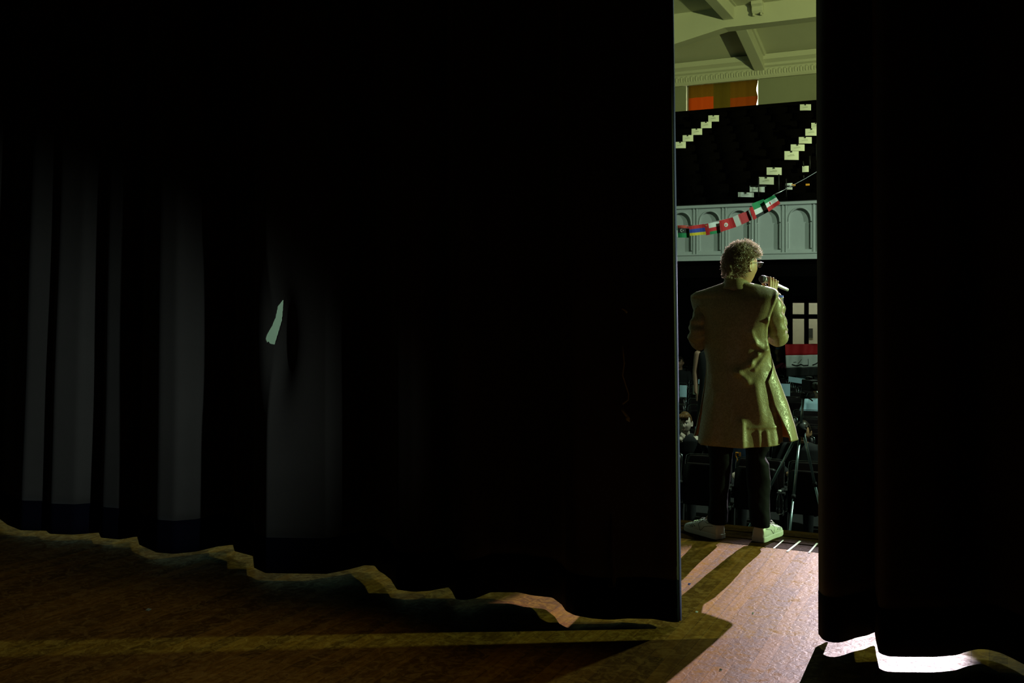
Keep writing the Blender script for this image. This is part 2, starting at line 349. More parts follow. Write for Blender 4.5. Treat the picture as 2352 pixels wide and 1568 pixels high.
# sloping ribs and panels of the bay behind the beam
b = MB(); b.add([(-10, BY + .42, 8.5), (10, BY + .42, 8.5), (10, WY, 7.92), (-10, WY, 7.92), (-10, BY + .42, 8.9), (10, BY + .42, 8.9), (10, WY, 8.9), (-10, WY, 8.9)],
          [(0, 1, 2, 3), (7, 6, 5, 4), (0, 4, 5, 1), (1, 5, 6, 2), (2, 6, 7, 3), (3, 7, 4, 0)]); struct(b.build('ceiling_bay', M['plaster']))
for k, x in enumerate((aty(1690, 72, 24.7).x + .14, aty(1690, 72, 24.7).x + 4.6)):
    b = MB(); b.prism([(BY + .42, 8.1), (WY, 7.52), (WY, 8.3), (BY + .42, 8.7)], 'x', x - .14, x + .14); b.prism([(BY + .42, 8.38), (WY, 7.8), (WY, 8.3), (BY + .42, 8.7)], 'x', x - .2, x + .2)
    struct(b.build('trim_%d' % (8 + k), M['plaster'], bevel=0.015))
# cornice: stepped moulding on the back wall, with a frieze of small leaf ornaments
b = MB(); b.prism([(WY, 7.35), (WY - .10, 7.35), (WY - .13, 7.40), (WY - .13, 7.62), (WY - .2, 7.66), (WY - .22, 7.72), (WY - .34, 7.80), (WY - .36, 7.93), (WY, 7.95)], 'x', -10, 10)
x = -9.5
while x < 0:
    b.ball((x, WY - .135, 7.51), (.035, .02, .08), 8, 6); b.ball((x + .07, WY - .135, 7.49), (.018, .02, .06), 8, 6); b.ball((x + .035, WY - .135, 7.57), (.03, .018, .02), 8, 6); x += 0.14
struct(b.build('trim_10', M['plaster']))
# console bracket on the beam face
bp = aty(1742, 10, BY)
b = MB(); b.prism([(BY, 8.30), (BY - .10, 8.30), (BY - .16, 8.36), (BY - .17, 8.45), (BY - .25, 8.50), (BY - .25, 8.58), (BY, 8.58)], 'x', bp.x - .13, bp.x + .13)
b.box((bp.x - .09, BY - .11, 8.27), (.04, .1, .06)); b.box((bp.x + .09, BY - .11, 8.27), (.04, .1, .06)); struct(b.build('trim_11', M['plaster'], bevel=0.01))

# balcony: parapet with arched panels
FY = 18.0
zb, zt = aty(1700, 597.5, FY).z, aty(1700, 468, FY).z
pil = [aty(px, 520, FY).x for px in (1597, 1665, 1734, 1804, 1873)]
per = (pil[-1] - pil[0]) / 4
b = MB()
px_ = [pil[0] + per * k for k in range(-12, 14)]
z0p, z1p = zb + .125, zt - .05
def arch_pts(x0, x1, za, zc, n=8):   # left spring up over to right
    w_ = (x1 - x0) / 2; cx = (x0 + x1) / 2; r = []
    for k in range(2 * n + 1):
        t = PI - PI * k / (2 * n); r.append((cx + w_ * math.cos(t), za + (zc - za) * abs(math.sin(t)) ** 0.85))
    return r
for i in range(len(px_) - 1):
    x0, x1 = px_[i], px_[i + 1]; a0, a1 = x0 + .065, x1 - .065
    zs = z1p - .30; za = z1p - .05
    arch = [(a0, z0p + .05)] + arch_pts(a0, a1, zs, za) + [(a1, z0p + .05)]
    n = len(arch)
    # front face around the arch: connect each arch point to the outer frame
    outer = []
    for (u, v) in arch:
        if v >= zs and a0 < u < a1: outer.append((u, z1p))
        else: outer.append((x0 if u <= a0 else x1, v))
    outer[0] = (x0, z0p); outer[-1] = (x1, z0p); outer[1] = (x0, zs); outer[-2] = (x1, zs)
    vs = [(u, FY, v) for u, v in outer] + [(u, FY, v) for u, v in arch] + [(u, FY + .07, v) for u, v in arch]
    fs = [(k, k + 1, n + k + 1, n + k) for k in range(n - 1)] + [(n + k, n + k + 1, 2 * n + k + 1, 2 * n + k) for k in range(n - 1)]
    fs += [(0, n, 2 * n - 1, n - 1), (n, 2 * n, 3 * n - 1, 2 * n - 1), tuple(range(2 * n, 3 * n))]
    b.add(vs, fs)
    for q in (x0, x1): pass
    b.add([(x0, FY, zs), (x0, FY, z1p), (a0 + .0, FY, z1p)], [(0, 1, 2)]); b.add([(x1, FY, zs), (x1, FY, z1p), (a1, FY, z1p)], [(0, 1, 2)])
    # mouldings: arch rim, colonnettes, pilaster fillets
    b.tube([(u, FY - .004, v) for u, v in arch_pts(a0 + .01, a1 - .01, zs, za - .01)], .012, 6)
    for xx in (a0 + .012, a1 - .012): b.tube([(xx, FY + .012, z0p + .07), (xx, FY + .012, zs - .02)], .013, 8)
    for xx in (x0 + .03, x1 - .03): b.box((xx, FY - .008, (z0p + z1p) / 2), (.012, .02, z1p - z0p))
XL, XR = px_[0], px_[-1]
b.box(((XL + XR) / 2, FY - .005, z1p + .025), (XR - XL, .09, .05)); b.box(((XL + XR) / 2, FY - .02, z0p - .012), (XR - XL, .05, .024))
b.box(((XL + XR) / 2, FY + .01, z0p - .03), (XR - XL, .04, .02)); b.box(((XL + XR) / 2, FY - .02, zb + .045), (XR - XL, .08, .09))
b.box(((XL + XR) / 2, FY + .15, (zb + zt) / 2 - .01), (XR - XL, .1, zt - zb - .03))
struct(b.build('wall_balcony_front', M['panel']))
slab('trim_12', XL, XR, FY + .0, FY + .3, zt, zt + .02, M['darkwood'])
# balcony floor: stepped tiers
NR = 10; TY = lambda k: 19.0 + 0.8 * k; TZ = lambda k: 3.42 + 0.335 * k     # seat-top height of each row
b = MB()
for k in range(-1, NR + 1):
    b.box((0, TY(k) + .4 - .1, TZ(k) - .85 - .2), (20, .8, .4))
struct(b.build('floor_balcony', M['bseat']))
slab('wall_balcony_rear', -10, 10, 26.75, 26.85, 4.5, 6.62, M['bseat'])
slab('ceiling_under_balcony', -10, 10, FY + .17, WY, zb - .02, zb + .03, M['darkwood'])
# lower back wall with panelled wainscot bands, doorway
dL, dR = aty(1808, 700, 26.8).x, aty(1808, 700, 26.8).x + 1.5
dzt = aty(1840, 680, 26.8).z
b = MB(); b.box(((-10 + dL) / 2, 26.9, .5), (dL + 10, .2, 3.2)); b.box(((10 + dR) / 2, 26.9, .5), (10 - dR, .2, 3.2)); b.box(((dL + dR) / 2, 26.9, (dzt + 2.2) / 2), (dR - dL, .2, 2.2 - dzt))
for z in (1.72, 1.9): b.box((0, 26.78, z), (20, .05, .05))
struct(b.build('wall_back_lower', M['darkwood']))
# glazed door leaf in that doorway
b = MB()
def dz(y): return aty(1840, y, 26.8).z
def dx(p): return aty(p, 740, 26.8).x
xs = [dx(1808), dx(1819.5), dx(1846.5), dx(1856.5), dx(1884), dx(1896)]; zs_ = [-1.05, dz(792), dz(732), dz(721.5), dz(695.5), dzt]
for x0, x1 in ((xs[0], xs[1]), (xs[2], xs[3]), (xs[4], xs[5])): b.box(((x0 + x1) / 2, 26.86, (zs_[0] + zs_[5]) / 2), (x1 - x0, .06, zs_[5] - zs_[0]))
for x0, x1 in ((xs[1], xs[2]), (xs[3], xs[4])):
    for z0, z1 in ((zs_[0], zs_[1]), (zs_[2], zs_[3]), (zs_[4], zs_[5])): b.box(((x0 + x1) / 2, 26.86, (z0 + z1) / 2), (x1 - x0, .055, z1 - z0))
dr = struct(b.build('door_1', M['black']))
for x0, x1 in ((xs[1], xs[2]), (xs[3], xs[4])):
    for z0, z1 in ((zs_[1], zs_[2]), (zs_[3], zs_[4])):
        g = MB(); g.box(((x0 + x1) / 2, 26.86, (z0 + z1) / 2), (x1 - x0, .008, z1 - z0)); g.build('pane', M['glass'], dr)
b = MB(); b.box((-5.5, 30.1, .6), (9, .1, 3.4)); b.box((-10, 28.5, .6), (.1, 3.2, 3.4)); b.box((-1, 28.5, .6), (.1, 3.2, 3.4)); b.box((-5.5, 28.5, 2.3), (9, 3.3, .1)); b.box((-5.5, 28.5, -1.1), (9, 3.3, .1)); struct(b.build('wall_lobby', M['lobby']))
nb = atd(1862, 765, 29.9 / .95); nb = aty(1861, 765, 30.0)
b = MB(); b.box(nb, (.14, .03, .28)); b.box((nb.x, nb.y - .02, nb.z + .02), (.1, .01, .16)); tag(b.build('notice_board', [M['stitch']]), 'small dark notice on the lobby wall seen through the door pane', 'sign')

# ================================================================ STAGE CURTAINS
def hem_path(pts, h, step=0.013):
    P = []
    for p in pts:
        px, py = p[0], p[1]; hh = p[2] if len(p) > 2 else h
        q = atz(px, py, hh); P.append((q.x, q.y, hh))
    out = []
    for i in range(len(P) - 1):
        a, c = P[i], P[i + 1]; L = math.hypot(c[0] - a[0], c[1] - a[1]); n = max(1, int(L / (0.005 if 583 < pts[i][0] < 700 else step)))
        for k in range(n): t = k / n; out.append(tuple(a[j] + (c[j] - a[j]) * t for j in range(3)))
    out.append(P[-1])
    for _ in range(1):           # soften corners a little
        o2 = [out[0]]
        for i in range(1, len(out) - 1): o2.append(tuple((out[i - 1][j] + 2 * out[i][j] + out[i + 1][j]) / 4 for j in range(3)))
        o2.append(out[-1]); out = o2
    return out
ZTOP = 5.2
def curtain(name, path, lean, label, hole=None, dent=None, band=0.20):
    root = thing(name, label, 'curtain', (path[0][0] * .5 + path[-1][0] * .5, 4.2, 0))
    ox, oy = root.location.x, root.location.y
    zs = [0, .02]; z = .02
    zl = []
    z = 0.0
    while z < ZTOP:
        zl.append(z); z += 0.005 if (hole and 1.1 < z < 1.5) else (0.06 if z < 2.6 else 0.4)
    zl.append(ZTOP)
    n = len(path); vs = []; fs = []
    for z in zl:
        f = min(1, z / ZTOP)
        for (x, y, h) in path:
            zz = h + z * (ZTOP - h) / ZTOP
            xx = x + lean(x) * z
            yy = y + 0.012 * noise.noise(Vector((x * 3, z * 0.8, 1))) * min(1, z)
            if dent: yy += dent(xx, zz)
            vs.append((xx - ox, yy - oy, zz))
    zi = [i for i, z in enumerate(zl) if z <= band][-1] if band else 0
    mb = MB(); hb = MB()
    def F(i, j): return (j * n + i, j * n + i + 1, (j + 1) * n + i + 1, (j + 1) * n + i)
    cloth = []; hem = []
    for j in range(len(zl) - 1):
        for i in range(n - 1): (hem if j < zi else cloth).append(F(i, j))
    if hole:
        # hole polygon is given on screen; test in that projection and pull the rim onto the polygon
        def proj(v):
            d = Vector(v) + Vector((ox, oy, -CAMZ)); de = d.dot(FW); return (1176 + FPX * d.dot(RW) / de, HOR - FPX * d.z / de)
        def inside(p):
            r = False; m_ = len(hole)
            for a in range(m_):
                x1, y1 = hole[a]; x2, y2 = hole[(a + 1) % m_]
                if (y1 > p[1]) != (y2 > p[1]) and p[0] < (x2 - x1) * (p[1] - y1) / (y2 - y1) + x1: r = not r
            return r
        keep = []; gone = []
        for f_ in cloth:
            c_ = Vector((0, 0, 0))
            for q in f_: c_ += Vector(vs[q])
            c_ /= 4
            (gone if inside(proj(c_)) else keep).append(f_)
        cloth = keep
        rim = set(q for f_ in gone for q in f_) & set(q for f_ in keep for q in f_)
        for q in rim:
            p = proj(vs[q]); best = None
            for a in range(len(hole)):
                A_ = Vector(hole[a]); B_ = Vector(hole[(a + 1) % len(hole)]); t = max(0, min(1, (Vector(p) - A_).dot(B_ - A_) / (B_ - A_).length_squared)); c_ = A_ + (B_ - A_) * t
                if best is None or (c_ - Vector(p)).length < best[0]: best = ((c_ - Vector(p)).length, c_ - Vector(p))
            v = Vector(vs[q]); de = (v + Vector((ox, oy, -CAMZ))).dot(FW); v += RW * (best[1].x * de / FPX) + Vector((0, 0, -best[1].y * de / FPX)); vs[q] = tuple(v)
    mb.add(vs, cloth); o = mb.build('cloth', M['curtain'], root, True, solid=0.006)
    if hem: hb.add([(v[0], v[1] - 0.002, v[2]) for v in vs], hem); hb.build('hem_band', M['hem'], root, True, solid=0.008)
    return root, vs, n, zl
Lp = [(0, 1190), (20, 1205), (50, 1217), (108, 1218), (116, 1225), (170, 1227), (229, 1222), (234, 1234), (275, 1238), (317, 1231), (322, 1250), (362, 1268), (400, 1271), (450, 1266), (500, 1254), (537, 1250),
      (541, 1265), (583, 1276), (586, 1303), (612, 1315), (680, 1316), (750, 1317), (800, 1307), (838, 1297), (862, 1298), (872, 1310), (885, 1318), (900, 1330), (914, 1353), (950, 1358), (985, 1356), (1032, 1347), (1041, 1358), (1049, 1375), (1066, 1377), (1092, 1373),
      (1126, 1359), (1160, 1359), (1192, 1359), (1222, 1366), (1270, 1371), (1292, 1387), (1302, 1402), (1322, 1412), (1360, 1419, .02), (1400, 1422, .015), (1440, 1419, .015), (1500, 1420, .02), (1545, 1428, .025), (1560, 1427, .028)]
path = hem_path(Lp, 0.032)
x0, y0 = path[0][0], path[0][1]; ext = []
x = -7.6
while x < x0 - 0.02:
    ext.append((x, y0 + 0.09 * math.sin((x - x0) * 9) + 0.04 * math.sin((x - x0) * 23), .032)); x += .02
path = ext + path
def lean_l(x):
    t = [(-7.6, .045), (-5.2, .05), (-4.2, .02), (-3.2, 0), (-2, -.006), (-1.1, -.013)]
    for (a, u), (c, v) in zip(t, t[1:]):
        if x <= c: s_ = max(0, (x - a) / (c - a)); return u + (v - u) * s_
    return -.013
hc = atd(640, 770, 5.05)
def dent(x, z):
    # cloth pulled back around the tear and its pocket
    px = 0
    dx_ = (x - hc.x) / .075; dz_ = (z - hc.z) / .28
    return 0.10 * math.exp(-dx_ * dx_ - dz_ * dz_) if abs(dx_) < 3 else 0
HOLE = [(651.5, 686), (648, 735), (640, 762), (631, 791), (620, 789), (616, 783), (614, 788), (610, 778), (613, 768), (625, 748), (633, 728), (638, 703)]
rootL, _, _, _ = curtain('stage_curtain', path, lean_l, 'long dark pleated stage curtain left of the gap, torn by a small slit', HOLE, dent)
# turned-back leading edge of the left curtain, with cord hanging off it
ex = path[-1]
e0 = atz(1560, 1427, .028)
b = MB(); edge = []
pe = [(e0.x - .002, e0.y + .001), (e0.x + .003, e0.y + .008), (e0.x + .002, e0.y + .022), (e0.x - .04, e0.y + .05)]
R_ = []
for z in [i * .1 for i in range(0, 53)]:
    R_.append([(x - .013 * z - rootL.location.x, y - rootL.location.y, .03 + z * .99) for x, y in pe])
b.loft(R_, closed=False, caps=False); b.build('turned_edge', M['bluerim'], rootL, True, solid=0.006)
def cpt(px, py, off=-.03):
    q = atz(px, 1421, .02); r = ray(px, py); s = (q.y + off) / r.y; p = Vector((0, 0, CAMZ)) + r * s; return p - rootL.location
for pts, r_ in (([(1429, 708), (1436, 712), (1441, 718)], .005), ([(1430, 795), (1432, 815), (1434, 835), (1430, 862), (1436, 880), (1444, 905), (1443, 918), (1430, 928)], .003), ([(1429, 940), (1436, 950), (1445, 962), (1446, 966), (1440, 963), (1441, 955)], .006)):
    b = MB(); b.tube([cpt(*p) for p in pts], r_, 6); b.build('cord', M['cord'], rootL, True)
b = MB(); b.tube([cpt(1403, 1180, -.01), cpt(1406, 1260, -.012), cpt(1410, 1320, -.014), cpt(1411, 1346, -.014)], [.004, .01, .012, .006], 8)
b.tube([cpt(1396, 1343, -.015), cpt(1404, 1348, -.02), cpt(1412, 1346, -.02), cpt(1414, 1338, -.02)], .003, 6); b.build('seam_fold', M['curtain'], rootL, True)
Rp = [(1882, 1455, .03), (1892, 1468, .03), (1904, 1473), (1925, 1475), (1945, 1470), (1965, 1463), (1990, 1458), (2011, 1449), (2014, 1470), (2021, 1499), (2040, 1506), (2080, 1507), (2150, 1507), (2195, 1503), (2222, 1494), (2245, 1489), (2270, 1490), (2300, 1498), (2330, 1512), (2352, 1524)]
pr = hem_path(Rp, 0.032)
x1, y1 = pr[-1][0], pr[-1][1]; x = x1
while x < 3.4:
    x += .02; pr.append((x, y1 + 0.08 * math.sin((x - x1) * 8) - 0.0, .032))
pr = [(pr[0][0] + .03, pr[0][1] + .09, .032), (pr[0][0] + .012, pr[0][1] + .04, .032)] + pr
rootR, _, _, _ = curtain('stage_curtain', pr, lambda x: -.004, 'dark stage curtain hanging right of the gap, over the brightest light on the floor')
# unseen cloth added above the stage to cut the amber light near the curtain
b = MB(); R_ = []
for z in (3.0, 3.6, 4.2, 5.2): R_.append([(-8.5 + .1 * i, 2.9 + .03 * math.sin(i * 1.7), z) for i in range(140)])
b.loft(R_, closed=False, caps=False); tag(b.build('light_blocker_cloth', M['black'], None, True, solid=.006), 'unseen black cloth added above the stage to block the amber lamp', 'curtain')

# ================================================================ PRESENTER
D0 = 5.85
base = Vector((0, 0, 0)) + FW * D0 + RW * ((1700 - 1176) / FPX * D0)
def Lc(px, py, dd=0.0):
    D = D0 + dd; return Vector(((px - 1176) * D / FPX - (1700 - 1176) * D0 / FPX, dd, CAMZ + (HOR - py) * D / FPX))
pers = thing('person', 'person in a gold brocade coat and white sneakers, back turned, speaking into a microphone', 'person', base, YAW)
def ring(cx, cy, z, hw, hd, phi=0.0, n=48, e=2.0):
    out = []
    for k in range(n):
        t = 2 * PI * k / n; c, s_ = math.cos(t), math.sin(t)
        x = hw * (abs(c) ** (2 / e)) * (1 if c >= 0 else -1); y = hd * (abs(s_) ** (2 / e)) * (1 if s_ >= 0 else -1)
        out.append(Vector((cx + x * math.cos(phi) - y * math.sin(phi), cy + x * math.sin(phi) + y * math.cos(phi), z)))
    return out
PHI = -0.30
# --- head shape
def head_shape(mb, c, yaw, scale=1.0, tilt=0.0, ears=True):
    """yaw: angle of the face from +Y, clockwise; c: centre; one displaced ellipsoid plus ears"""
    n, m = 64, 48
    Rm = Matrix.Rotation(-yaw, 3, 'Z') @ Matrix.Rotation(tilt, 3, 'X')
    G = lambda x, y, a, b_, sa, sb: math.exp(-((x - a) / sa) ** 2 - ((y - b_) / sb) ** 2)
    vs = []
    for i in range(m + 1):
        th = PI * i / m
        for k in range(n):
            ph = 2 * PI * k / n; d = Vector((math.sin(th) * math.sin(ph), math.sin(th) * math.cos(ph), math.cos(th)))
            x, y, z = d.x * .076, d.y * .097, d.z * .118
            if z < 0:
                f = -z / .118
                x *= 1 - .22 * f ** 1.5
                if y > 0: y *= 1 - .02 * f
                else: y *= 1 - .45 * f
            if y > 0:
                fy = 0
                fy += .020 * G(x, z, 0, -.030, .013, .020) + .012 * G(x, z, 0, -.004, .009, .022)     # nose
                fy -= .011 * (G(x, z, .031, .004, .017, .011) + G(x, z, -.031, .004, .017, .011))       # eye sockets
                fy += .005 * (G(x, z, .030, .024, .022, .008) + G(x, z, -.030, .024, .022, .008))       # brow
                fy += .008 * G(x, z, 0, -.060, .020, .005) + .008 * G(x, z, 0, -.070, .016, .005) - .004 * G(x, z, 0, -.0655, .02, .0025)
                fy += .010 * G(x, z, 0, -.098, .018, .014)                                             # chin
                fy += .004 * (G(x, z, .045, -.025, .02, .02) + G(x, z, -.045, -.025, .02, .02))
                y += fy * min(1, d.y * 2)
                if z < -.06: y += .012 * min(1, (-.06 - z) / .04) * max(0, d.y)
            vs.append(Vector(c) + Rm @ (Vector((x, y, z)) * scale))
    fs = [(i * n + k, (i + 1) * n + k, (i + 1) * n + (k + 1) % n, i * n + (k + 1) % n) for i in range(m) for k in range(n)]
    mb.add(vs, fs)
    if ears:
        for sx in (-1, 1):
            pts = []
            for k in range(11):
                t = -2.2 + 4.6 * k / 10; pts.append(Vector(c) + Rm @ (Vector((sx * (.079 + .008 * math.cos(t * .5)), -.010 + .013 * -math.cos(t + .3), -.008 + .027 * math.sin(t + .25))) * scale))
            mb.tube(pts, [.0045 * scale] * 11, 8); mb.ball(Vector(c) + Rm @ (Vector((sx * .078, .0, -.036)) * scale), .007 * scale, 8, 6)
            mb.ball(Vector(c) + Rm @ (Vector((sx * .077, -.008, -.005)) * scale), (.005 * scale, .011 * scale, .022 * scale), 10, 8, M=Rm)
    return Rm
HC = Lc(1704, 609, 0.0); HYAW = math.radians(60)
body = MB(); HR = head_shape(body, HC, HYAW)
nb_ = Lc(1690, 668, -.01)
body.limb([HC + Vector((-.03, 0, -.05)), Vector((nb_.x, nb_.y, nb_.z + .02)), Vector((nb_.x, nb_.y, nb_.z - .06))], [.052, .056, .062])
# torso inside the coat
# legs inside the trousers
LEG = {'l': [(Lc(1660, 985), .055), (Lc(1657, 1085, .03), .042), (Lc(1652, 1195, .09), .036), (Lc(1650, 1212, .10), .034)], 'r': [(Lc(1732, 985), .05), (Lc(1739, 1085, .01), .042), (Lc(1747, 1195, .01), .036), (Lc(1750, 1214, .02), .034)]}
for s_ in LEG.values(): body.limb([p for p, r in s_], [r for p, r in s_])
# arms
RS, RE, RWr = Lc(1762, 688, -.05), Lc(1788, 770, -.02), Lc(1786, 682, .13)
LS, LE, LWr = Lc(1622, 698, .09), Lc(1604, 780, .10), Lc(1655, 772, .30)
body.limb([RS, RE], [.032, .036]); body.limb([RE, RE.lerp(RWr, .35), RWr], [.038, .036, .026])
body.limb([LS, LE], [.030, .034]); body.limb([LE, LE.lerp(LWr, .35), LWr], [.038, .036, .026])
# microphone axis
MH = Lc(1752, 641, .08); MT = Lc(1812, 667, .20); MA = (MT - MH).normalized()
# right hand: palm on the camera side below the microphone, fingers rising and curling over it
def onmic(t): return MH + MA * t
view = Vector((0, -1, 0)); up_ = (Vector((0, 0, 1)) - MA * MA.z).normalized(); sid = MA.cross(up_)
if sid.y > 0: sid = -sid        # towards the camera
pc = Lc(1782, 672, .085)
for k, t in enumerate((.036, .060, .083, .104)):
    c_ = onmic(t); r0 = .0215
    mcp = c_ - up_ * (.050 - .004 * k) + sid * .022 + MA * (.012 - .006 * k)
    pip = c_ + up_ * (.022 - .005 * abs(k - 1) * .6) + sid * .020
    dip = c_ + up_ * .024 - sid * .012
    tip = c_ + up_ * .004 - sid * .026
    body.limb([mcp, pip, dip, tip], [.0100, .0090 - .0004 * k, .0082 - .0004 * k, .0068], 12)
    if k == 0: mc0 = mcp
    mc3 = mcp
pm = (mc0 + mc3) / 2
for q in (mc0, mc0.lerp(mc3, .33), mc0.lerp(mc3, .66), mc3): body.limb([q, RWr.lerp(q, .25)], [.0115, .017])
# thumb leaves the side of the palm and lies along the far underside of the microphone
tb = RWr.lerp(mc0, .45)
body.limb([tb, onmic(.05) - up_ * .036 - sid * .010, onmic(.035) - up_ * .020 - sid * .022, onmic(.022) - up_ * .006 - sid * .024], [.014, .0115, .010, .0085], 12)
# left hand, relaxed in front of the belly
hd_ = (LWr - LE).normalized(); hp = LWr + hd_ * .05; lat = Vector((0, 0, 1)); 
body.limb([LWr, LWr + hd_ * .03 + lat * .018, hp + hd_ * .03 + lat * .026], [.024, .017, .012]); body.limb([LWr, LWr + hd_ * .03 - lat * .018, hp + hd_ * .03 - lat * .026], [.024, .017, .012]); body.limb([LWr, hp + hd_ * .035], [.024, .014])
for k, ln in enumerate((.070, .082, .076, .058)):
    o_ = hp + hd_ * .03 + lat * (.030 - .020 * k); cu = Vector((-hd_.y, hd_.x, 0)) * .6
    body.limb([o_, o_ + (hd_ + cu * .4).normalized() * ln * .5, o_ + (hd_ + cu * .4).normalized() * ln * .5 + (hd_ + cu * 1.6).normalized() * ln * .5], [.0095, .0085, .007], 10)
body.limb([LWr + hd_ * .02 + lat * .022, LWr + hd_ * .05 + lat * .05, LWr + hd_ * .085 + lat * .052], [.013, .011, .009], 10)
for sx in (-1, 1):
    e = MB(); ec = HC + HR @ Vector((sx * .031, .080, .004)); e.ball(ec, .0115, 16, 12); e.ball(ec + HR @ Vector((0, .0075, 0)), .0055, 12, 8, 1); e.build('eye', [M['eye'], M['iris']], pers, True)
# --- hair: a mass of small coils over a cap
def hair():
    mb = MB(); rnd = random.Random(3)
    def surf(d, off):      # hair volume, in head frame (x side, y face, z up)
        a = (.099, .121, .138); r = 1 / math.sqrt((d.x / a[0]) ** 2 + (d.y / a[1]) ** 2 + (d.z / a[2]) ** 2)
        if d.y > .2 and d.z > .4: r += .010
        return d * (r + off)
    def allowed(d, mg=0.0):
        if d.y > -.34 - mg and d.z < .20 + max(0, d.y) * .42 + mg: return False
        if d.z < -.62 + mg: return False
        return True
    n, m = 48, 28; vs = []; ok = {}
    for i in range(m + 1):
        th = PI * i / m
        for k in range(n):
            ph = 2 * PI * k / n; d = Vector((math.sin(th) * math.sin(ph), math.sin(th) * math.cos(ph), math.cos(th))); ok[len(vs)] = allowed(d)
            p = surf(d, -.010 + .006 * noise.noise(d * 6)); vs.append(HC + HR @ p)
    fs = []
    for i in range(m):
        for k in range(n):
            f = (i * n + k, (i + 1) * n + k, (i + 1) * n + (k + 1) % n, i * n + (k + 1) % n)
            if all(ok[q] for q in f): fs.append(f)
    mb.add(vs, fs)
    cnt = 0
    while cnt < 2700:
        d = Vector((rnd.gauss(0, 1), rnd.gauss(0, 1), rnd.gauss(0, 1))).normalized()
        if not allowed(d, .03): continue
        cnt += 1
        top = .006 * max(0, d.z) + .006 * max(0, d.y)
        p0 = surf(d, rnd.uniform(-.010, .002)); nrm = d
        t1 = nrm.orthogonal().normalized(); t1 = Matrix.Rotation(rnd.uniform(0, 6.3), 3, nrm) @ t1
        ax = (nrm * rnd.uniform(.25, .8) + t1 * rnd.uniform(.4, 1.0) + Vector((0, 0, -1)) * (.5 if d.z < .3 and d.y < -.3 else 0)).normalized()
        u = ax.orthogonal().normalized(); v_ = ax.cross(u)
        R0 = rnd.uniform(.0030, .0062); turns = rnd.uniform(1.1, 2.4); ln = rnd.uniform(.010, .020) + top; N_ = int(10 * turns) + 4; pts = []
        for q in range(N_):
            t = q / (N_ - 1); a = 2 * PI * turns * t; rr = R0 * (.6 + .4 * math.sin(PI * t))
            pts.append(HC + HR @ (p0 + ax * ln * t + (u * math.cos(a) + v_ * math.sin(a)) * rr))
        w0 = rnd.uniform(.0005, .0012); tw = rnd.uniform(0, 6.3); rows = []
        for q in range(N_):
            a_ = pts[max(0, q - 1)]; b_ = pts[min(N_ - 1, q + 1)]; t = (b_ - a_).normalized(); o1 = t.cross(HR @ ax).normalized(); o2 = t.cross(o1); wv = (o1 * math.cos(tw) + o2 * math.sin(tw)) * w0 * (1 - .6 * (q == N_ - 1)); rows.append([pts[q] - wv, pts[q] + wv])
        mb.loft(rows, closed=False, caps=False)
    for k in range(120):     # loose fine strands
        d = Vector((rnd.gauss(0, 1), rnd.gauss(0, 1), abs(rnd.gauss(0, 1)))).normalized()
        if not allowed(d, .06): continue
        p0 = surf(d, .004); pts = [HC + HR @ (p0 + d * .012 * t / 5 + Vector((rnd.uniform(-1, 1), rnd.uniform(-1, 1), rnd.uniform(-1, 1))) * .003) for t in range(6)]; mb.tube(pts, .0004, 4)
    return mb.build('hair', M['hair'], pers, True)
hair()
# --- glasses
def gl(x, y, z): return HC + HR @ Vector((x, y, z))
gg = MB()
for sx in (-1, 1):
    pts = [gl(sx * .034 + .025 * math.cos(t) , .108 - .012 * abs(math.cos(t) * .5 * (1 if sx * math.cos(t) > 0 else 0)), .006 + .019 * math.sin(t)) for t in [2 * PI * k / 24 for k in range(24)]]
    gg.tube(pts, .0017, 8, closed=True)
    gg.tube([gl(sx * .058, .105, .014), gl(sx * .075, .098, .015), gl(sx * .082, .04, .013), gl(sx * .083, -.004, .011), gl(sx * .080, -.018, -.006)], .0017, 8)
gg.tube([gl(-.010, .110, .010), gl(0, .114, .013), gl(.010, .110, .010)], .0016, 8)
go = gg.build('glasses', M['frame'], pers, True)
for sx in (-1, 1):
    l = MB(); l.add([gl(sx * .034 + .024 * math.cos(t), .108, .006 + .018 * math.sin(t)) for t in [2 * PI * k / 24 for k in range(24)]] + [gl(sx * .034 + .024 * math.cos(t), .1065, .006 + .018 * math.sin(t)) for t in [2 * PI * k / 24 for k in range(24)]],
                     [tuple(range(24)), tuple(range(24, 48))[::-1]] + [(k, (k + 1) % 24, 24 + (k + 1) % 24, 24 + k) for k in range(24)]); l.build('lens', M['glass'], go)
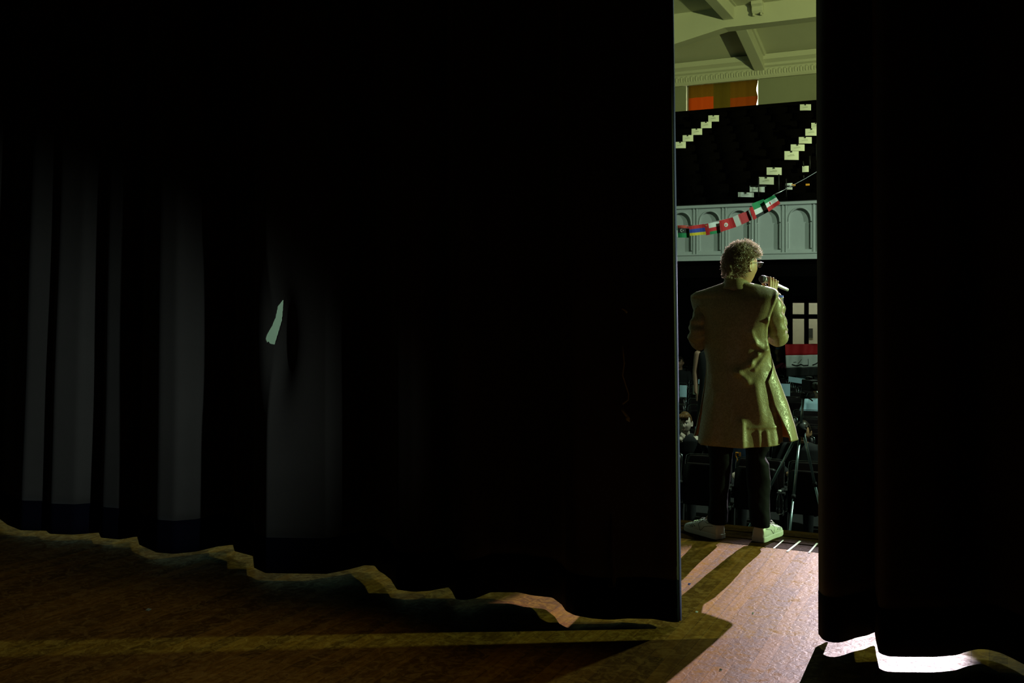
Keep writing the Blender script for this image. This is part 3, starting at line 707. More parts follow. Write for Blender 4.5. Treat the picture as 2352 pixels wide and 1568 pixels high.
# --- coat
PROF = [(650, 1664, 1722, .060), (655, 1650, 1744, .070), (660, 1637, 1764, .078), (665, 1623, 1774, .085), (671, 1606, 1777, .092), (678, 1597, 1776, .100), (690, 1598, 1771, .112), (705, 1601, 1764, .120), (725, 1607, 1757, .126), (750, 1612, 1752, .128), (775, 1617, 1753, .126),
        (800, 1623, 1760, .124), (830, 1627, 1766, .126), (860, 1627, 1772, .132), (890, 1624, 1778, .140), (920, 1620, 1783, .148), (950, 1616, 1787, .155), (980, 1610, 1790, .162), (1003, 1605, 1791, .168), (1016, 1604, 1791, .170)]
def prof(py):
    for a, c_ in zip(PROF, PROF[1:]):
        if py <= c_[0]: t = (py - a[0]) / (c_[0] - a[0]); return [a[j] + (c_[j] - a[j]) * t for j in range(4)]
    return list(PROF[-1])
CRE = [  # screen x, y of crease start/end, width px, height m
    ((1772, 668), (1748, 735), 5, .010), ((1748, 735), (1752, 800), 5, .009), ((1711, 762), (1722, 785), 7, .009), ((1722, 785), (1745, 802), 7, .010), ((1752, 800), (1728, 812), 5, .010), ((1728, 812), (1712, 832), 6, .010),
    ((1712, 832), (1684, 852), 8, .012), ((1684, 852), (1704, 872), 8, .011), ((1752, 808), (1722, 845), 5, .007), ((1765, 840), (1766, 940), 6, .008), ((1768, 930), (1778, 1012), 5, .010), ((1722, 880), (1735, 960), 11, .007), ((1705, 975), (1765, 973), 3, .005),
    ((1620, 790), (1640, 905), 9, .005), ((1690, 965), (1690, 1018), 8, .016), ((1640, 900), (1628, 1010), 8, .008), ((1745, 985), (1748, 1018), 5, .007), ((1728, 985), (1730, 1018), 5, .006), ((1610, 705), (1622, 800), 6, .006), ((1665, 860), (1675, 1000), 12, .006), ((1690, 690), (1715, 760), 14, .004)]
def crease(px, py):
    h = 0
    for (a, c_, w_, ht) in CRE:
        ax_, ay_ = a; bx, by = c_; L2 = (bx - ax_) ** 2 + (by - ay_) ** 2; t = max(0, min(1, ((px - ax_) * (bx - ax_) + (py - ay_) * (by - ay_)) / L2))
        dd = (px - ax_ - t * (bx - ax_)) ** 2 + (py - ay_ - t * (by - ay_)) ** 2; h += ht * math.exp(-dd / w_ ** 2)
    return h
def coat_pt(py, th, off=0.0, fl=0):
    """th 0 = right, pi/2 = front (away from camera), 3pi/2 = back"""
    _, xl, xr, hd = prof(py); flare = max(0, (py - 815) / 201.0)
    xl2, xr2 = xl - fl * flare * 4, xr + fl * flare * 36
    a, c_ = Lc(xl2, py), Lc(xr2, py); hw = (c_.x - a.x) / 2; cx = (a.x + c_.x) / 2
    e = 2.0; c, s_ = math.cos(th), math.sin(th)
    x = (hw + off) * (abs(c) ** (2 / e)) * (1 if c >= 0 else -1); y = (hd + off) * (abs(s_) ** (2 / e)) * (1 if s_ >= 0 else -1)
    sk = .27 + .33 * min(1, max(0, (py - 655) / 30)) - .38 * min(1, max(0, (py - 740) / 110)); yy = y - x * sk + .01
    p = Vector((cx + x, yy, a.z))
    if s_ < 0 and not fl:
        pxl = 1700 + (cx + x) * FPX / D0
        cr = crease(pxl, py) * min(1, -s_ * 3); p.y -= cr
    nz_ = noise.noise(Vector((p.x * 7, p.y * 7, p.z * 3.5))) * .006 + noise.noise(Vector((p.x * 22, p.y * 22, p.z * 12))) * .0022
    p.x += nz_ * c; p.y += nz_ * s_
    if py > 940: p += Vector((c, s_, 0)) * .008 * math.sin(th * 7 + 1) * (py - 940) / 76
    return p
T = []
for py in (655, 668, 690, 740, 800, 850, 905, 960): T.append([coat_pt(py, 2 * PI * k / 48, -.030 if py > 670 else -.022) for k in range(48)])
body.loft(T[::-1]); body.build('body', M['skin'], pers, True, remesh=0.0035)
def coat_sheet(mb, py0, py1, th0, th1, n, m, off=0, mi=0, hemf=None, fl=0):
    R_ = []; T0, T1 = th0, th1
    for j in range(m + 1):
        py = py0 + (py1 - py0) * j / m; row = []
        th0 = T0(py) if callable(T0) else T0; th1 = T1
        for k in range(n + 1):
            th = th0 + (th1 - th0) * k / n; q = py
            if hemf: q = py + hemf(th) * max(0, (py - 950) / 66)
            row.append(coat_pt(min(q, 1040), th, off, fl) if q <= 1016 else coat_pt(1016, th, off, fl) - Vector((0, 0, (q - 1016) * D0 / FPX)))
        R_.append(row)
    mb.loft(R_, mi, closed=False, caps=False)
coat = MB()
hemb = lambda th: 5 * -math.sin(th) * (1 if math.sin(th) < 0 else .2) - 4 * math.cos(th) * 1
open_l = lambda py: PI - .10 + .20 * min(1, max(0, (py - 885) / 60))
open_r = lambda py: -.04 - .92 * min(1, max(0, (py - 812) / 60)) + .24 * min(1, max(0, (py - 925) / 70))
coat_sheet(coat, 650, 1014, open_l, 2 * PI - .03, 100, 160, hemf=hemb)
coat_sheet(coat, 650, 1006, open_r, PI - .03, 100, 150, fl=1)
# shoulder top closed toward the neck
topr = [coat_pt(650, 2 * PI * k / 60) for k in range(61)]; nk = [Vector((nb_.x + .068 * math.cos(2 * PI * k / 60), .0 + .064 * math.sin(2 * PI * k / 60), Lc(0, 648).z)) for k in range(61)]
coat.loft([topr, nk], closed=False, caps=False)
coat_o = coat.build('coat', M['gold'], pers, True, solid=.004)
# lining
lin = MB(); coat_sheet(lin, 900, 1012, PI + .11, 2 * PI - .05, 60, 30, off=-.007, hemf=hemb); coat_sheet(lin, 900, 1005, lambda py: open_r(py) + .02, PI - .0, 70, 30, off=-.007, fl=1)
lin.build('lining', M['lining'], coat_o, True, solid=.002)
# stand collar
col = MB(); R_ = []
for j, (py, hw, hd, cx) in enumerate([(662, .088, .078, 1692), (653, .074, .064, 1692), (643, .067, .058, 1691), (637, .062, .055, 1690)]):
    z = Lc(0, py).z; c_ = Lc(cx, py).x; R_.append([Vector((c_ + hw * math.cos(t) + .012 * (j == 3) * 0, .0 + hd * math.sin(t), z + .006 * math.sin(t) - .010 * max(0, math.cos(t)) * j / 3)) for t in [2 * PI * k / 48 for k in range(49)]])
col.loft(R_, closed=False, caps=False); col.build('collar', M['gold'], coat_o, True, solid=.006)
sc_ = MB(); R_ = []
for py, hw in ((645, .060), (634, .058), (628, .056)):
    z = Lc(0, py).z; c_ = Lc(1694, py).x; R_.append([Vector((c_ + hw * math.cos(t), .004 + .9 * hw * math.sin(t), z)) for t in [2 * PI * k / 40 for k in range(41)]])
sc_.loft(R_, closed=False, caps=False); sc_.build('shirt_collar', M['navy'], pers, True, solid=.004)
# sleeves
def sleeve(pts, radii, seed, n=40, m=60, puff=0.0):
    mb = MB(); P = [Vector(p) for p in pts]; seg = []; 
    cum = [0]
    for a, c_ in zip(P, P[1:]): cum.append(cum[-1] + (c_ - a).length)
    def at(s):
        # smooth interpolation (Catmull-Rom)
        for i in range(len(P) - 1):
            if s <= cum[i + 1] or i == len(P) - 2:
                t = (s - cum[i]) / (cum[i + 1] - cum[i]); p0 = P[max(0, i - 1)]; p1 = P[i]; p2 = P[i + 1]; p3 = P[min(len(P) - 1, i + 2)]
                q = .5 * ((2 * p1) + (p2 - p0) * t + (2 * p0 - 5 * p1 + 4 * p2 - p3) * t * t + (3 * p1 - p0 - 3 * p2 + p3) * t ** 3)
                return q, radii[i] + (radii[i + 1] - radii[i]) * t
    rows = []; up = Vector((0, -1, 0)); S = cum[-1]
    for j in range(m + 1):
        s = S * j / m; p, r = at(s); q, _ = at(min(S, s + .004)); pb, _ = at(max(0, s - .004)); t = (q - pb).normalized(); u = (up - t * up.dot(t)).normalized(); up = u; v_ = t.cross(u); row = []
        for k in range(n):
            a = 2 * PI * k / n; bend = math.exp(-((s - cum[len(P) // 2]) / .07) ** 2)
            w_ = .0035 * noise.noise(Vector((math.cos(a) * 1.3 + seed, math.sin(a) * 1.3, s * 22))) * 2 + .006 * math.sin(s * 150 + 2.2 * math.sin(a + seed)) * bend + .004 * math.sin(s * 85 + 3 * math.cos(a)) 
            row.append(p + (u * math.cos(a) + v_ * math.sin(a)) * (r + w_))
        rows.append(row)
    mb.loft(rows, caps=False); return mb
sl = sleeve([Lc(1760, 674, -.045), Lc(1770, 692, -.065), Lc(1776, 728, -.085), Lc(1784, 758, -.05), Lc(1787, 773, .0), Lc(1787, 752, .09), Lc(1783, 706, .135), Lc(1781, 684, .135)], [.044, .054, .056, .054, .050, .050, .046, .040], 1.0)
sl.build('right_sleeve', M['gold'], coat_o, True, solid=.004)
sl = sleeve([Lc(1624, 686, .10), Lc(1616, 706, .10), Lc(1608, 740, .09), Lc(1604, 770, .09), Lc(1608, 782, .13), Lc(1628, 780, .20), Lc(1650, 774, .27)], [.034, .044, .055, .056, .054, .048, .042], 4.0)
sl.build('left_sleeve', M['gold'], coat_o, True, solid=.004)
cf = MB(); cf.tube([Lc(1783, 690, .135), Lc(1786, 676, .133)], [.036, .034], 24, caps=False); cf.build('shirt_cuff', M['blue'], pers, True, solid=.003)
# --- trousers
tr = MB()
def trouser(side, pts):
    rows = []
    for j, (py, xl, xr, hd, y) in enumerate(pts):
        a, c_ = Lc(xl, py), Lc(xr, py); row = ring((a.x + c_.x) / 2, y, a.z, (c_.x - a.x) / 2, hd, 0, 40, 2.2); rows.append(row)
    # densify
    out = []
    for a, c_ in zip(rows, rows[1:]):
        for q in range(6):
            t = q / 6; row = []
            for k in range(40):
                p = a[k].lerp(c_[k], t); an = 2 * PI * k / 40; w_ = .007 * noise.noise(Vector((p.x * 9 + 5 * (side == 'r'), an, p.z * 11))) + .003 * noise.noise(Vector((p.x * 25, an * 2, p.z * 34)))
                row.append(p + Vector((math.cos(an), math.sin(an), 0)) * w_)
            out.append(row)
    out.append(rows[-1]); tr.loft(out)
trouser('l', [(900, 1640, 1704, .085, .02), (960, 1632, 1700, .09, .02), (1020, 1628, 1684, .095, .02), (1060, 1632, 1682, .085, .03), (1100, 1634, 1680, .08, .045), (1150, 1636, 1676, .075, .06), (1185, 1632, 1677, .08, .075), (1208, 1634, 1676, .08, .085)])
trouser('r', [(900, 1692, 1760, .085, .02), (960, 1702, 1766, .09, .02), (1020, 1712, 1768, .095, 0), (1048, 1716, 1757, .085, .01), (1064, 1716, 1765, .085, .01), (1100, 1718, 1770, .08, .015), (1140, 1722, 1766, .075, .015), (1165, 1722, 1768, .078, .01), (1190, 1724, 1768, .08, .005), (1207, 1727, 1766, .08, .0)])
tr.build('trousers', M['jeans'], pers, True, remesh=.006)
# --- shoes
def shoe(heel, yaw, side):
    """heel: ground point below the heel back; yaw: toe direction from +Y, clockwise"""
    r = bpy.data.objects.new('shoe', None); C.objects.link(r); r.parent = pers; r.location = heel; r.rotation_euler = (0, 0, -yaw)
    L = .300; up_m = MB(); so = MB(); rows = []; rs = []
    prof_ = [(0.0, .030, .055, .0), (.006, .036, .092, 0), (.03, .041, .104, 0), (.07, .042, .100, 0), (.11, .042, .098, .0), (.15, .044, .088, .002), (.19, .049, .074, .004), (.23, .051, .062, .005), (.26, .046, .054, .004), (.285, .032, .044, .002), (.297, .014, .036, 0)]
    for (y, hw, h, cx) in prof_:
        row = []
        for k in range(24):
            t = PI * k / 23; c = math.cos(t); s_ = math.sin(t); tw = .62 + .0 * s_ if y < .16 else 1.0
            x = hw * (1 if c >= 0 else -1) * abs(c) ** .75 * (1 - (1 - tw) * s_ ** 3 * .2); row.append(Vector((cx + x, y, .024 + (h - .024) * s_ ** .62)))
        rows.append(row)
    rr = []
    for a, c_ in zip(rows, rows[1:]):
        for q in range(4): rr.append([a[k].lerp(c_[k], q / 4) for k in range(24)])
    rr.append(rows[-1]); up_m.loft(rr)
    upo = up_m.build('upper', M['shoe'], r, True)
    out = [(hw + .004, y, cx) for (y, hw, h, cx) in prof_]
    poly = [(cx + hw, y) for hw, y, cx in out] + [(0, .302)] + [(cx - hw, y) for hw, y, cx in reversed(out)] + [(0, -.006)]
    so.prism(poly, 'z', 0.001, .031); so.build('sole', M['sole'], r, bevel=.004)
    st = MB()
    def sp(y, f, s):      # point on the side of the upper
        for a, c_ in zip(prof_, prof_[1:]):
            if y <= c_[0]: t = (y - a[0]) / (c_[0] - a[0]); hw = a[1] + (c_[1] - a[1]) * t; h = a[2] + (c_[2] - a[2]) * t; cx = a[3]; break
        tt = f; c = math.cos(tt); s_ = math.sin(tt); return Vector((s * (hw + .0012) * abs(c) ** .75 + cx, y, .024 + (h - .024) * s_ ** .62 + .001))
    for s in (-1, 1):
        st.tube([sp(.03, .5, s), sp(.07, .42, s), (sp(.10, .30, s)), sp(.115, .12, s), sp(.13, .02, s)], .0013, 5)
        st.tube([sp(.125, 1.2, s), sp(.145, .8, s), sp(.150, .5, s), sp(.140, .2, s), sp(.13, .02, s)], .0015, 5)
        st.tube([sp(.175, .25, s), sp(.20, .62, s)], .002, 5); st.tube([sp(.19, .2, s), sp(.212, .55, s)], .002, 5); st.tube([sp(.205, .18, s), sp(.225, .50, s), sp(.235, .8, s)], .0015, 5)
        st.tube([sp(.05, .95, s), sp(.075, .7, s), sp(.10, .85, s), sp(.12, 1.2, s)], .0015, 5)
    st.build('stitching', M['stitch'], r, True)
    la = MB()
    for i in range(5):
        y = .135 + .020 * i; la.tube([sp(y, 1.05, -1) + Vector((0, 0, .002)), sp(y + .008, 1.5, -1) + Vector((0, 0, .004)), sp(y, 1.05, 1) + Vector((0, 0, .002))], .0028, 6)
    for s in (-1, 1): la.tube([sp(.13, 1.45, 1) + Vector((0, 0, .004)), sp(.13, 1.3, s) + Vector((s * .016, -.008, .018)), sp(.14, 1.1, s) + Vector((s * .02, 0, .006)), sp(.135, 1.45, s) + Vector((0, 0, .003))], .0022, 6)
    la.build('laces', M['shoe'], r, True)
    tg = MB(); R_ = []
    for j in range(4): R_.append([Vector((-.022 + .044 * k / 6, .115 - .012 * j, .098 + .012 * j + .004 * math.sin(PI * k / 6))) for k in range(7)])
    tg.loft(R_, closed=False, caps=False); tg.build('tongue', M['shoe'], r, True, solid=.006)
    return r
hl = Vector((Lc(1656, 0).x, -.005, 0)); hl = Vector(((1656 - 1176) * 5.884 / FPX - 524 * D0 / FPX, .034, 0))
shoe(hl, math.radians(-32), 'l')
shoe(Vector(((1741 - 1176) * 5.81 / FPX - 524 * D0 / FPX, -.04, 0)), math.radians(36), 'r')
# --- microphone (held: its own thing)
mic = thing('microphone', 'silver handheld microphone with dark mesh head held at the mouth', 'microphone', base, YAW)
q = MA.to_track_quat('Z', 'Y').to_matrix()
b = MB(); b.lathe([(.010, .018), (.018, .022), (.0165, .035), (.0130, .06), (.0115, .12), (.0100, .20), (.0088, .222)], MH, 24, M=q); b.build('handle', M['silver'], mic, True)
b = MB(); b.ball(MH, (.024, .024, .025), 24, 16, M=q); b.build('grille', M['mesh'], mic, True)
b = MB(); b.lathe([(.0245, -.003), (.0255, 0), (.0245, .003)], MH + MA * .004, 24, M=q); b.build('collar_ring', M['silver'], mic, True)

# ================================================================ HALL FURNITURE
FZ = -1.05
def make_seat(opened=False):
    r = thing('auditorium_chair', 'x', 'chair')
    b = MB(); R_ = []
    for z, y, hw in ((.42, -.02, .225), (.50, .0, .235), (.62, .02, .24), (.80, .06, .235), (.855, .075, .22), (.865, .08, .20)):
        R_.append([Vector((hw * c, y + d * .016 - .02 * (1 - (c) ** 2) * -1, z)) for c, d in ((-1, -1), (-.8, -1.4), (-.4, -1.6), (0, -1.6), (.4, -1.6), (.8, -1.4), (1, -1), (1, 1), (.5, 1.1), (0, 1.1), (-.5, 1.1), (-1, 1))])
    b.loft(R_); b.build('backrest', M['seat'], r, True)
    b = MB(); b.tube([(-.238, -.03, .40), (-.243, .0, .60), (-.241, .055, .82), (-.235, .07, .862), (-.205, .078, .878), (0, .082, .882), (.205, .078, .878), (.235, .07, .862), (.241, .055, .82), (.243, .0, .60), (.238, -.03, .40)], .0042, 8); b.build('back_frame', M['chrome'], r, True)
    b = MB(); R_ = []
    for z, hw in ((.40, .20), (.415, .215), (.62, .215), (.80, .20), (.82, .17)):
        if opened: R_.append([Vector((hw * c, -.02 - (z - .4) * .95, .345 + d * .025)) for c, d in ((-1, -.8), (-.5, -1), (.5, -1), (1, -.8), (1, .8), (-1, .8))])
        else: R_.append([Vector((hw * c, -.12 - .05 * (z - .4) + d * .03, z)) for c, d in ((-1, -.8), (-.5, -1), (.5, -1), (1, -.8), (1, .8), (-1, .8))])
    b.loft(R_); b.build('seat', M['seat'], r, True)
    for s in (-1, 1):
        b = MB(); b.box((s * .238, -.05, .20), (.03, .12, .40)); b.box((s * .238, -.04, .012), (.035, .3, .024)); b.box((s * .238, -.12, .60), (.035, .30, .03)); b.build('side_standard', M['black'], r, bevel=.008)
        b = MB(); b.lathe([(.016, -.01), (.018, 0), (.016, .01)], (s * .222, -.09, .42), 12, M=Matrix.Rotation(PI / 2, 3, 'Y')); b.build('hinge', M['chrome'], r, True)
    return r
SIT = []      # (x, y) of the people in the hall
def sit(px, Y): SIT.append((aty(px, 1000, Y).x, Y))
for px, Y in ((1577, 11.05), (1700, 11.0), (1846, 11.0), (1789, 22.3), (1880, 15.6), (1562, 20.2), (1634, 13.5)): sit(px, Y)
proto = make_seat(); first = True
X0 = -2.586
occ = {}
rows = [10.0 + .95 * k for k in range(15)]
ordi = ['front', 'second', 'third', 'fourth', 'fifth', 'sixth', 'seventh', 'eighth', 'ninth', 'tenth', 'eleventh', 'twelfth', 'thirteenth', 'fourteenth', 'rear']
for k, Y in enumerate(rows):
    def xa(px): t = (px - 1176) / FPX; return Y * (-math.sin(YAW) + math.cos(YAW) * t) / (math.cos(YAW) + math.sin(YAW) * t)
    xmin, xmax = xa(1555) - .45, xa(1885) + .45
    i0 = math.ceil((xmin - X0) / .52); i = i0; n_ = 0
    while X0 + i * .52 <= xmax:
        x = X0 + i * .52 + .26 * (k % 2)
        if any(abs(x - sx) < .46 and -.75 < Y - sy < .75 for sx, sy in SIT) and k > 0: i += 1; continue
        o = proto if first else dup(proto)
        first = False; o.location = (x, Y, FZ)
        o['label'] = 'dark folded auditorium chair with chrome back rim in the %s row of the hall' % ordi[k]; o['group'] = 'auditorium chairs in the %s row' % ordi[k]
        i += 1
# balcony seats
bs = MB(); R_ = []
for z, y, hw in ((.0, -.04, .21), (.30, -.02, .235), (.55, .03, .24), (.82, .10, .23), (.85, .11, .20)): R_.append([Vector((hw * c, y + d * .018, z)) for c, d in ((-1, -1), (0, -1.5), (1, -1), (1, 1), (0, 1), (-1, 1))])
bs.loft(R_); bs.box((0, -.10, .48), (.40, .05, .38)); first = True
bproto = bs.build('balcony_chair', M['bseat'], None, True)
for k in range(NR):
    Y = TY(k)
    xmin, xmax = aty(1555, 300, Y).x - .3, aty(1885, 300, Y).x + .3
    x = math.floor(xmin / .52) * .52
    while x <= xmax:
        o = bproto if first else dup(bproto)
        first = False; o.location = (x + .26 * (k % 2), Y, TZ(k) - .85)
        rn = ordi[k] if k < 9 else 'rear'; tag(o, 'black folding seat in the %s row of the balcony' % rn, 'chair', 'black seats in the %s balcony row' % rn); x += .52
# papers hung on balcony seats
def sheet(px, py, wpx, hpx, Y, label, group, m='paper', tilt=0.0, lines=True):
    c = aty(px, py, Y); s = Y / ray(px, py).y / FPX; w_, h_ = wpx * s * 1.0 / math.cos(YAW) * .93, hpx * s
    o = thing('paper_sign', label, 'paper sign', c, 0, group) if lines else None
    b = MB(); n = 8; vs = []
    for j in range(2):
        for i in range(n + 1): u = i / n - .5; vs.append(Vector((u * w_, -.012 * math.cos(u * 3) + .006, (j - .5) * h_ - tilt * u * w_)))
    # notch at the top edge where the seat knob pokes through
    b.add(vs, [(i, i + 1, n + 2 + i, n + 1 + i) for i in range(n)])
    if not lines:
        r = b.build('paper_sign', M[m], None, solid=.002); r.location = c; tag(r, label, 'paper sign', group); return r
    b.build('sheet', M[m], o, solid=.002)
    t = MB(); t.box((.0, -.02, -.005), (w_ * .45, .002, h_ * .05)); t.box((.02, -.02, h_ * .10), (w_ * .25, .002, h_ * .04)); t.build('lettering', M['ink'], o)
    t = MB(); t.box((.0, -.02, h_ * .5 - .012), (w_ * .12, .006, .035)); t.build('clip', M['fblack'], o)
    return o
def rowY(px, py):            # solve the raked seat plane, then snap to a row
    r = ray(px, py); # CAMZ + r.z s = 3.42 + (r.y s - 19)*.3875
    s = (3.42 - 19 * .41875 - CAMZ) / (r.z - r.y * .41875); k = round((r.y * s - 19) / .8); return TY(max(0, min(NR - 1, k))) - .19
pos = ['lowest', 'second from the bottom', 'third from the bottom', 'fourth from the bottom', 'fifth from the bottom', 'sixth from the bottom', 'seventh from the bottom', 'eighth from the bottom', 'ninth from the bottom', 'topmost']
for i, (px, py) in enumerate([(1563, 333), (1580, 317.5), (1600.5, 302.5), (1622, 287), (1639, 272)]):
    lb = ['lowest', 'second from the bottom', 'middle one', 'second from the top', 'topmost'][i]
    sheet(px, py, 24, 14.5, rowY(px, py), 'white paper sign on a balcony seat, %s of the left diagonal run' % lb, 'paper signs of the left balcony run', tilt=.05)
for i, (px, py, w_, h_) in enumerate([(1713, 447, 35, 11), (1739, 434, 33, 14), (1760, 415, 33, 17), (1778, 393, 33, 17), (1818, 357, 31, 20), (1832, 339, 30, 15), (1849.5, 322, 28, 15), (1864, 303.5, 27, 16), (1874, 289, 20, 14), (1850, 246.5, 24, 14)]):
    sheet(px, py, w_, h_, rowY(px, py) if i < 9 else 26.0, 'white paper sign on a balcony seat, %s of the right diagonal run' % pos[i], 'paper signs of the right balcony run', tilt=.07)
sheet(1850, 388, 14, 14, rowY(1850, 388), 'small square paper sign beside the aisle rail at the right of the balcony', None, lines=False)
sheet(1812, 428, 15, 15, 18.7, 'white paper sign by the orange tags at the balcony rail', None, lines=False)
# aisle rails on the balcony
b = MB()
for (xa_, ya_), (xb_, yb_) in (((1742.5, 408), (1742.5, 452)), ((1789, 400), (1789, 440)), ((1723, 428), (1760, 427.5)), ((1806, 410), (1806, 452)), ((1800, 428), (1825, 428)), ((1844.5, 370), (1846, 382)), ((1860, 358), (1860.5, 388)), ((1875.5, 330), (1875.5, 368)), ((1846, 402), (1846, 410))):
    b.tube([aty(xa_, ya_, 18.55), aty(xb_, yb_, 18.55)], .012, 6)
tag(b.build('balcony_rail', M['darkwood'], None, True), 'thin dark metal aisle rail standing behind the balcony parapet', 'railing')
for px, py, lb in ((1822.5, 425, 'orange tag on the balcony rail next to the white paper'), (1855, 424, 'orange tag on the balcony rail near the right curtain')):
    b = MB(); c = aty(px, py, 18.6); b.box(c, (.07, .02, .035)); tag(b.build('tag', M['orange'], None, bevel=.004), lb, 'tag', 'orange tags on the balcony rail')

# ---------------------------------------------------------------- flag bunting across the hall
BD = 11.5
bunt = thing('flag_bunting', 'string of small national flags hanging across the hall before the balcony', 'bunting')
bunt.location = atd(1660, 510, BD)
def flag(quad, items, z=0, lab=None):
    A = [atd(x, y, BD - z) - bunt.location for x, y in quad]
    def P(u, v, k=0):
        p = A[0].lerp(A[1], u).lerp(A[3].lerp(A[2], u), v); return p - FW * (.0015 * k + .006 * math.sin(u * 5 + z * 90))
    mb = MB(); mats = []
    for poly, mname, k in items:
        if M[mname] not in mats: mats.append(M[mname])
        # subdivide strips horizontally for a slight ripple
        if len(poly) == 4 and k == 0:
            n = 6; vs = []; 
            for i in range(n + 1):
                t = i / n; a = (poly[0][0] + (poly[1][0] - poly[0][0]) * t, poly[0][1] + (poly[1][1] - poly[0][1]) * t); c_ = (poly[3][0] + (poly[2][0] - poly[3][0]) * t, poly[3][1] + (poly[2][1] - poly[3][1]) * t); vs += [P(*a), P(*c_)]
            mb.add(vs, [(2 * i, 2 * i + 2, 2 * i + 3, 2 * i + 1) for i in range(n)], mats.index(M[mname]))
        else: mb.add([P(u, v, k) for u, v in poly], [tuple(range(len(poly)))], mats.index(M[mname]))
    o = mb.build('flag', mats, bunt, solid=.0015)
    if lab: o['label'] = lab
    return o
RC = lambda a, b_, c_, d: [(a, b_), (c_, b_), (c_, d), (a, d)]
def disc(cu, cv, ru, rv, n=20): return [(cu + ru * math.cos(2 * PI * k / n), cv + rv * math.sin(2 * PI * k / n)) for k in range(n)]
def Q(*p): return [(x / 6.273 + 1530, y / 6.273 + 430) for x, y in p]
def cres(cu, cv, r, rv):
    out = [(cu + r * math.cos(t), cv + rv * math.sin(t)) for t in [.7 + (2 * PI - 1.4) * k / 14 for k in range(15)]]
    return out + [(cu + r * .25 + r * .78 * math.cos(t), cv + rv * .78 * math.sin(t)) for t in [(2 * PI - .75) - (2 * PI - 1.5) * k / 14 for k in range(15)]]
tiny = []
for i in range(8):
    u = .08 + .105 * i; tiny += [(RC(u, .06, u + .018, .17), 'goldink', 1)] + ([(RC(u, .06, u + .055, .09), 'goldink', 1)] if i % 2 else [(RC(u, .14, u + .055, .17), 'goldink', 1)])
flag(Q((165, 548), (328, 550), (334, 725), (172, 725)), [(RC(0, 0, 1, .22), 'red', 0), (RC(0, .22, 1, .62), 'fblack', 0), (RC(0, .62, 1, 1), 'green', 0), (cres(.33, .42, .11, .13), 'white', 1), (disc(.47, .42, .04, .04, 5), 'white', 1)] + tiny, .0, 'red, black and green flag with a white crescent')
flag(Q((327, 560), (548, 527), (578, 680), (342, 700)), [(RC(0, 0, 1, .34), 'red', 0), (RC(0, .34, 1, .72), 'blue', 0), (RC(0, .72, 1, 1), 'yellow', 0)], .01, 'red, blue and yellow striped flag')
flag(Q((545, 535), (768, 485), (785, 655), (575, 692)), [(RC(.27, 0, 1, .42), 'white', 0), (RC(.27, .42, 1, .74), 'red', 0), (RC(.27, .74, 1, 1), 'green', 0), (RC(0, 0, .27, 1), 'red', 0), (disc(.13, .15, .05, .07, 8), 'goldink', 1), (RC(.05, .13, .21, .17), 'goldink', 1)], .0, 'white, red and green flag with a red hoist and small emblem')
flag(Q((762, 482), (960, 430), (1012, 570), (785, 645)), [(RC(0, 0, 1, 1), 'red', 0), (disc(.42, .52, .13, .19), 'white', 1), (cres(.43, .52, .075, .11), 'red', 2), (disc(.46, .52, .025, .04, 5), 'red', 2)], .012, 'red flag with a white disc and red crescent')
zig = [(0, 0), (.27, 0)] + [q for i in range(9) for q in ((.36, (i + .5) / 9), (.27, (i + 1) / 9))] + [(0, 1)]
flag(Q((958, 428), (1183, 330), (1238, 470), (1012, 570)), [(RC(.2, 0, 1, 1), 'maroon', 0), (zig, 'white', 1)], .0, 'deep red flag with a white serrated hoist')
flag(Q((1195, 300), (1420, 205), (1480, 350), (1255, 472)), [(RC(0, 0, .22, 1), 'red', 0), (RC(.22, -.25, 1, .30), 'green', 0), (RC(.22, .30, 1, .74), 'white', 0), (RC(.22, .74, 1, 1), 'fblack', 0)], .012, 'green, white and black flag with a red hoist')
flag(Q((1405, 190), (1558, 107), (1645, 232), (1478, 352)), [(RC(0, 0, 1, .30), 'green', 0), (RC(0, .30, 1, .66), 'white', 0), (RC(0, .66, 1, 1), 'red', 0), (cres(.40, .48, .07, .12), 'red', 1), (RC(.385, .36, .41, .58), 'red', 1)], .03, 'green, white and red flag with a red emblem')
flag(Q((-60, 560), (160, 555), (170, 715), (-50, 720)), [(RC(0, 0, 1, .4), 'green', 0), (RC(0, .4, 1, 1), 'white', 0)], .01)
b = MB(); sp_ = [(300, 330), (900, 450), (1250, 495), (1440, 512), (1500, 520), (1556, 517), (1583, 520), (1617, 514), (1651, 507), (1683, 499), (1719, 483), (1757, 463), (1779, 446), (1801, 436), (1850, 410), (1950, 350), (2300, 120)]
b.tube([atd(x, y, BD + .004) - bunt.location for x, y in sp_], .003, 6); b.tube([atd(x, y, BD - .01) - bunt.location for x, y in ((1779, 447), (1790, 442), (1801, 436))], [.009, .006, .002], 6); b.build('string', M['silver'], bunt, True)

# ---------------------------------------------------------------- camera tripod in the aisle
TD = 8.2
trip = thing('tripod', 'silver three-legged camera tripod standing below the stage edge', 'tripod')
ap = atd(1838, 990, TD); trip.location = (ap.x, ap.y, FZ); tl = Vector(trip.location)
def tpx(x, y, d=TD): return atd(x, y, d) - tl
b = MB(); b.tube([tpx(1838, 1002), tpx(1839, 985), tpx(1840, 972)], [.035, .04, .022], 12); b.ball(tpx(1826, 996, TD - .03), .018, 10, 8); b.ball(tpx(1848, 988, TD - .03), .018, 10, 8); b.build('hub', M['black'], trip, True)
b = MB(); b.tube([tpx(1839, 985), tpx(1845, 912)], .011, 12); b.build('centre_column', M['alu'], trip, True)
b = MB(); b.tube([tpx(1845, 914), tpx(1846, 903)], [.03, .026], 12); b.tube([tpx(1846, 906), tpx(1856, 912, TD - .1), tpx(1866, 920, TD - .2)], .006, 8); b.build('pan_head', M['black'], trip, True)
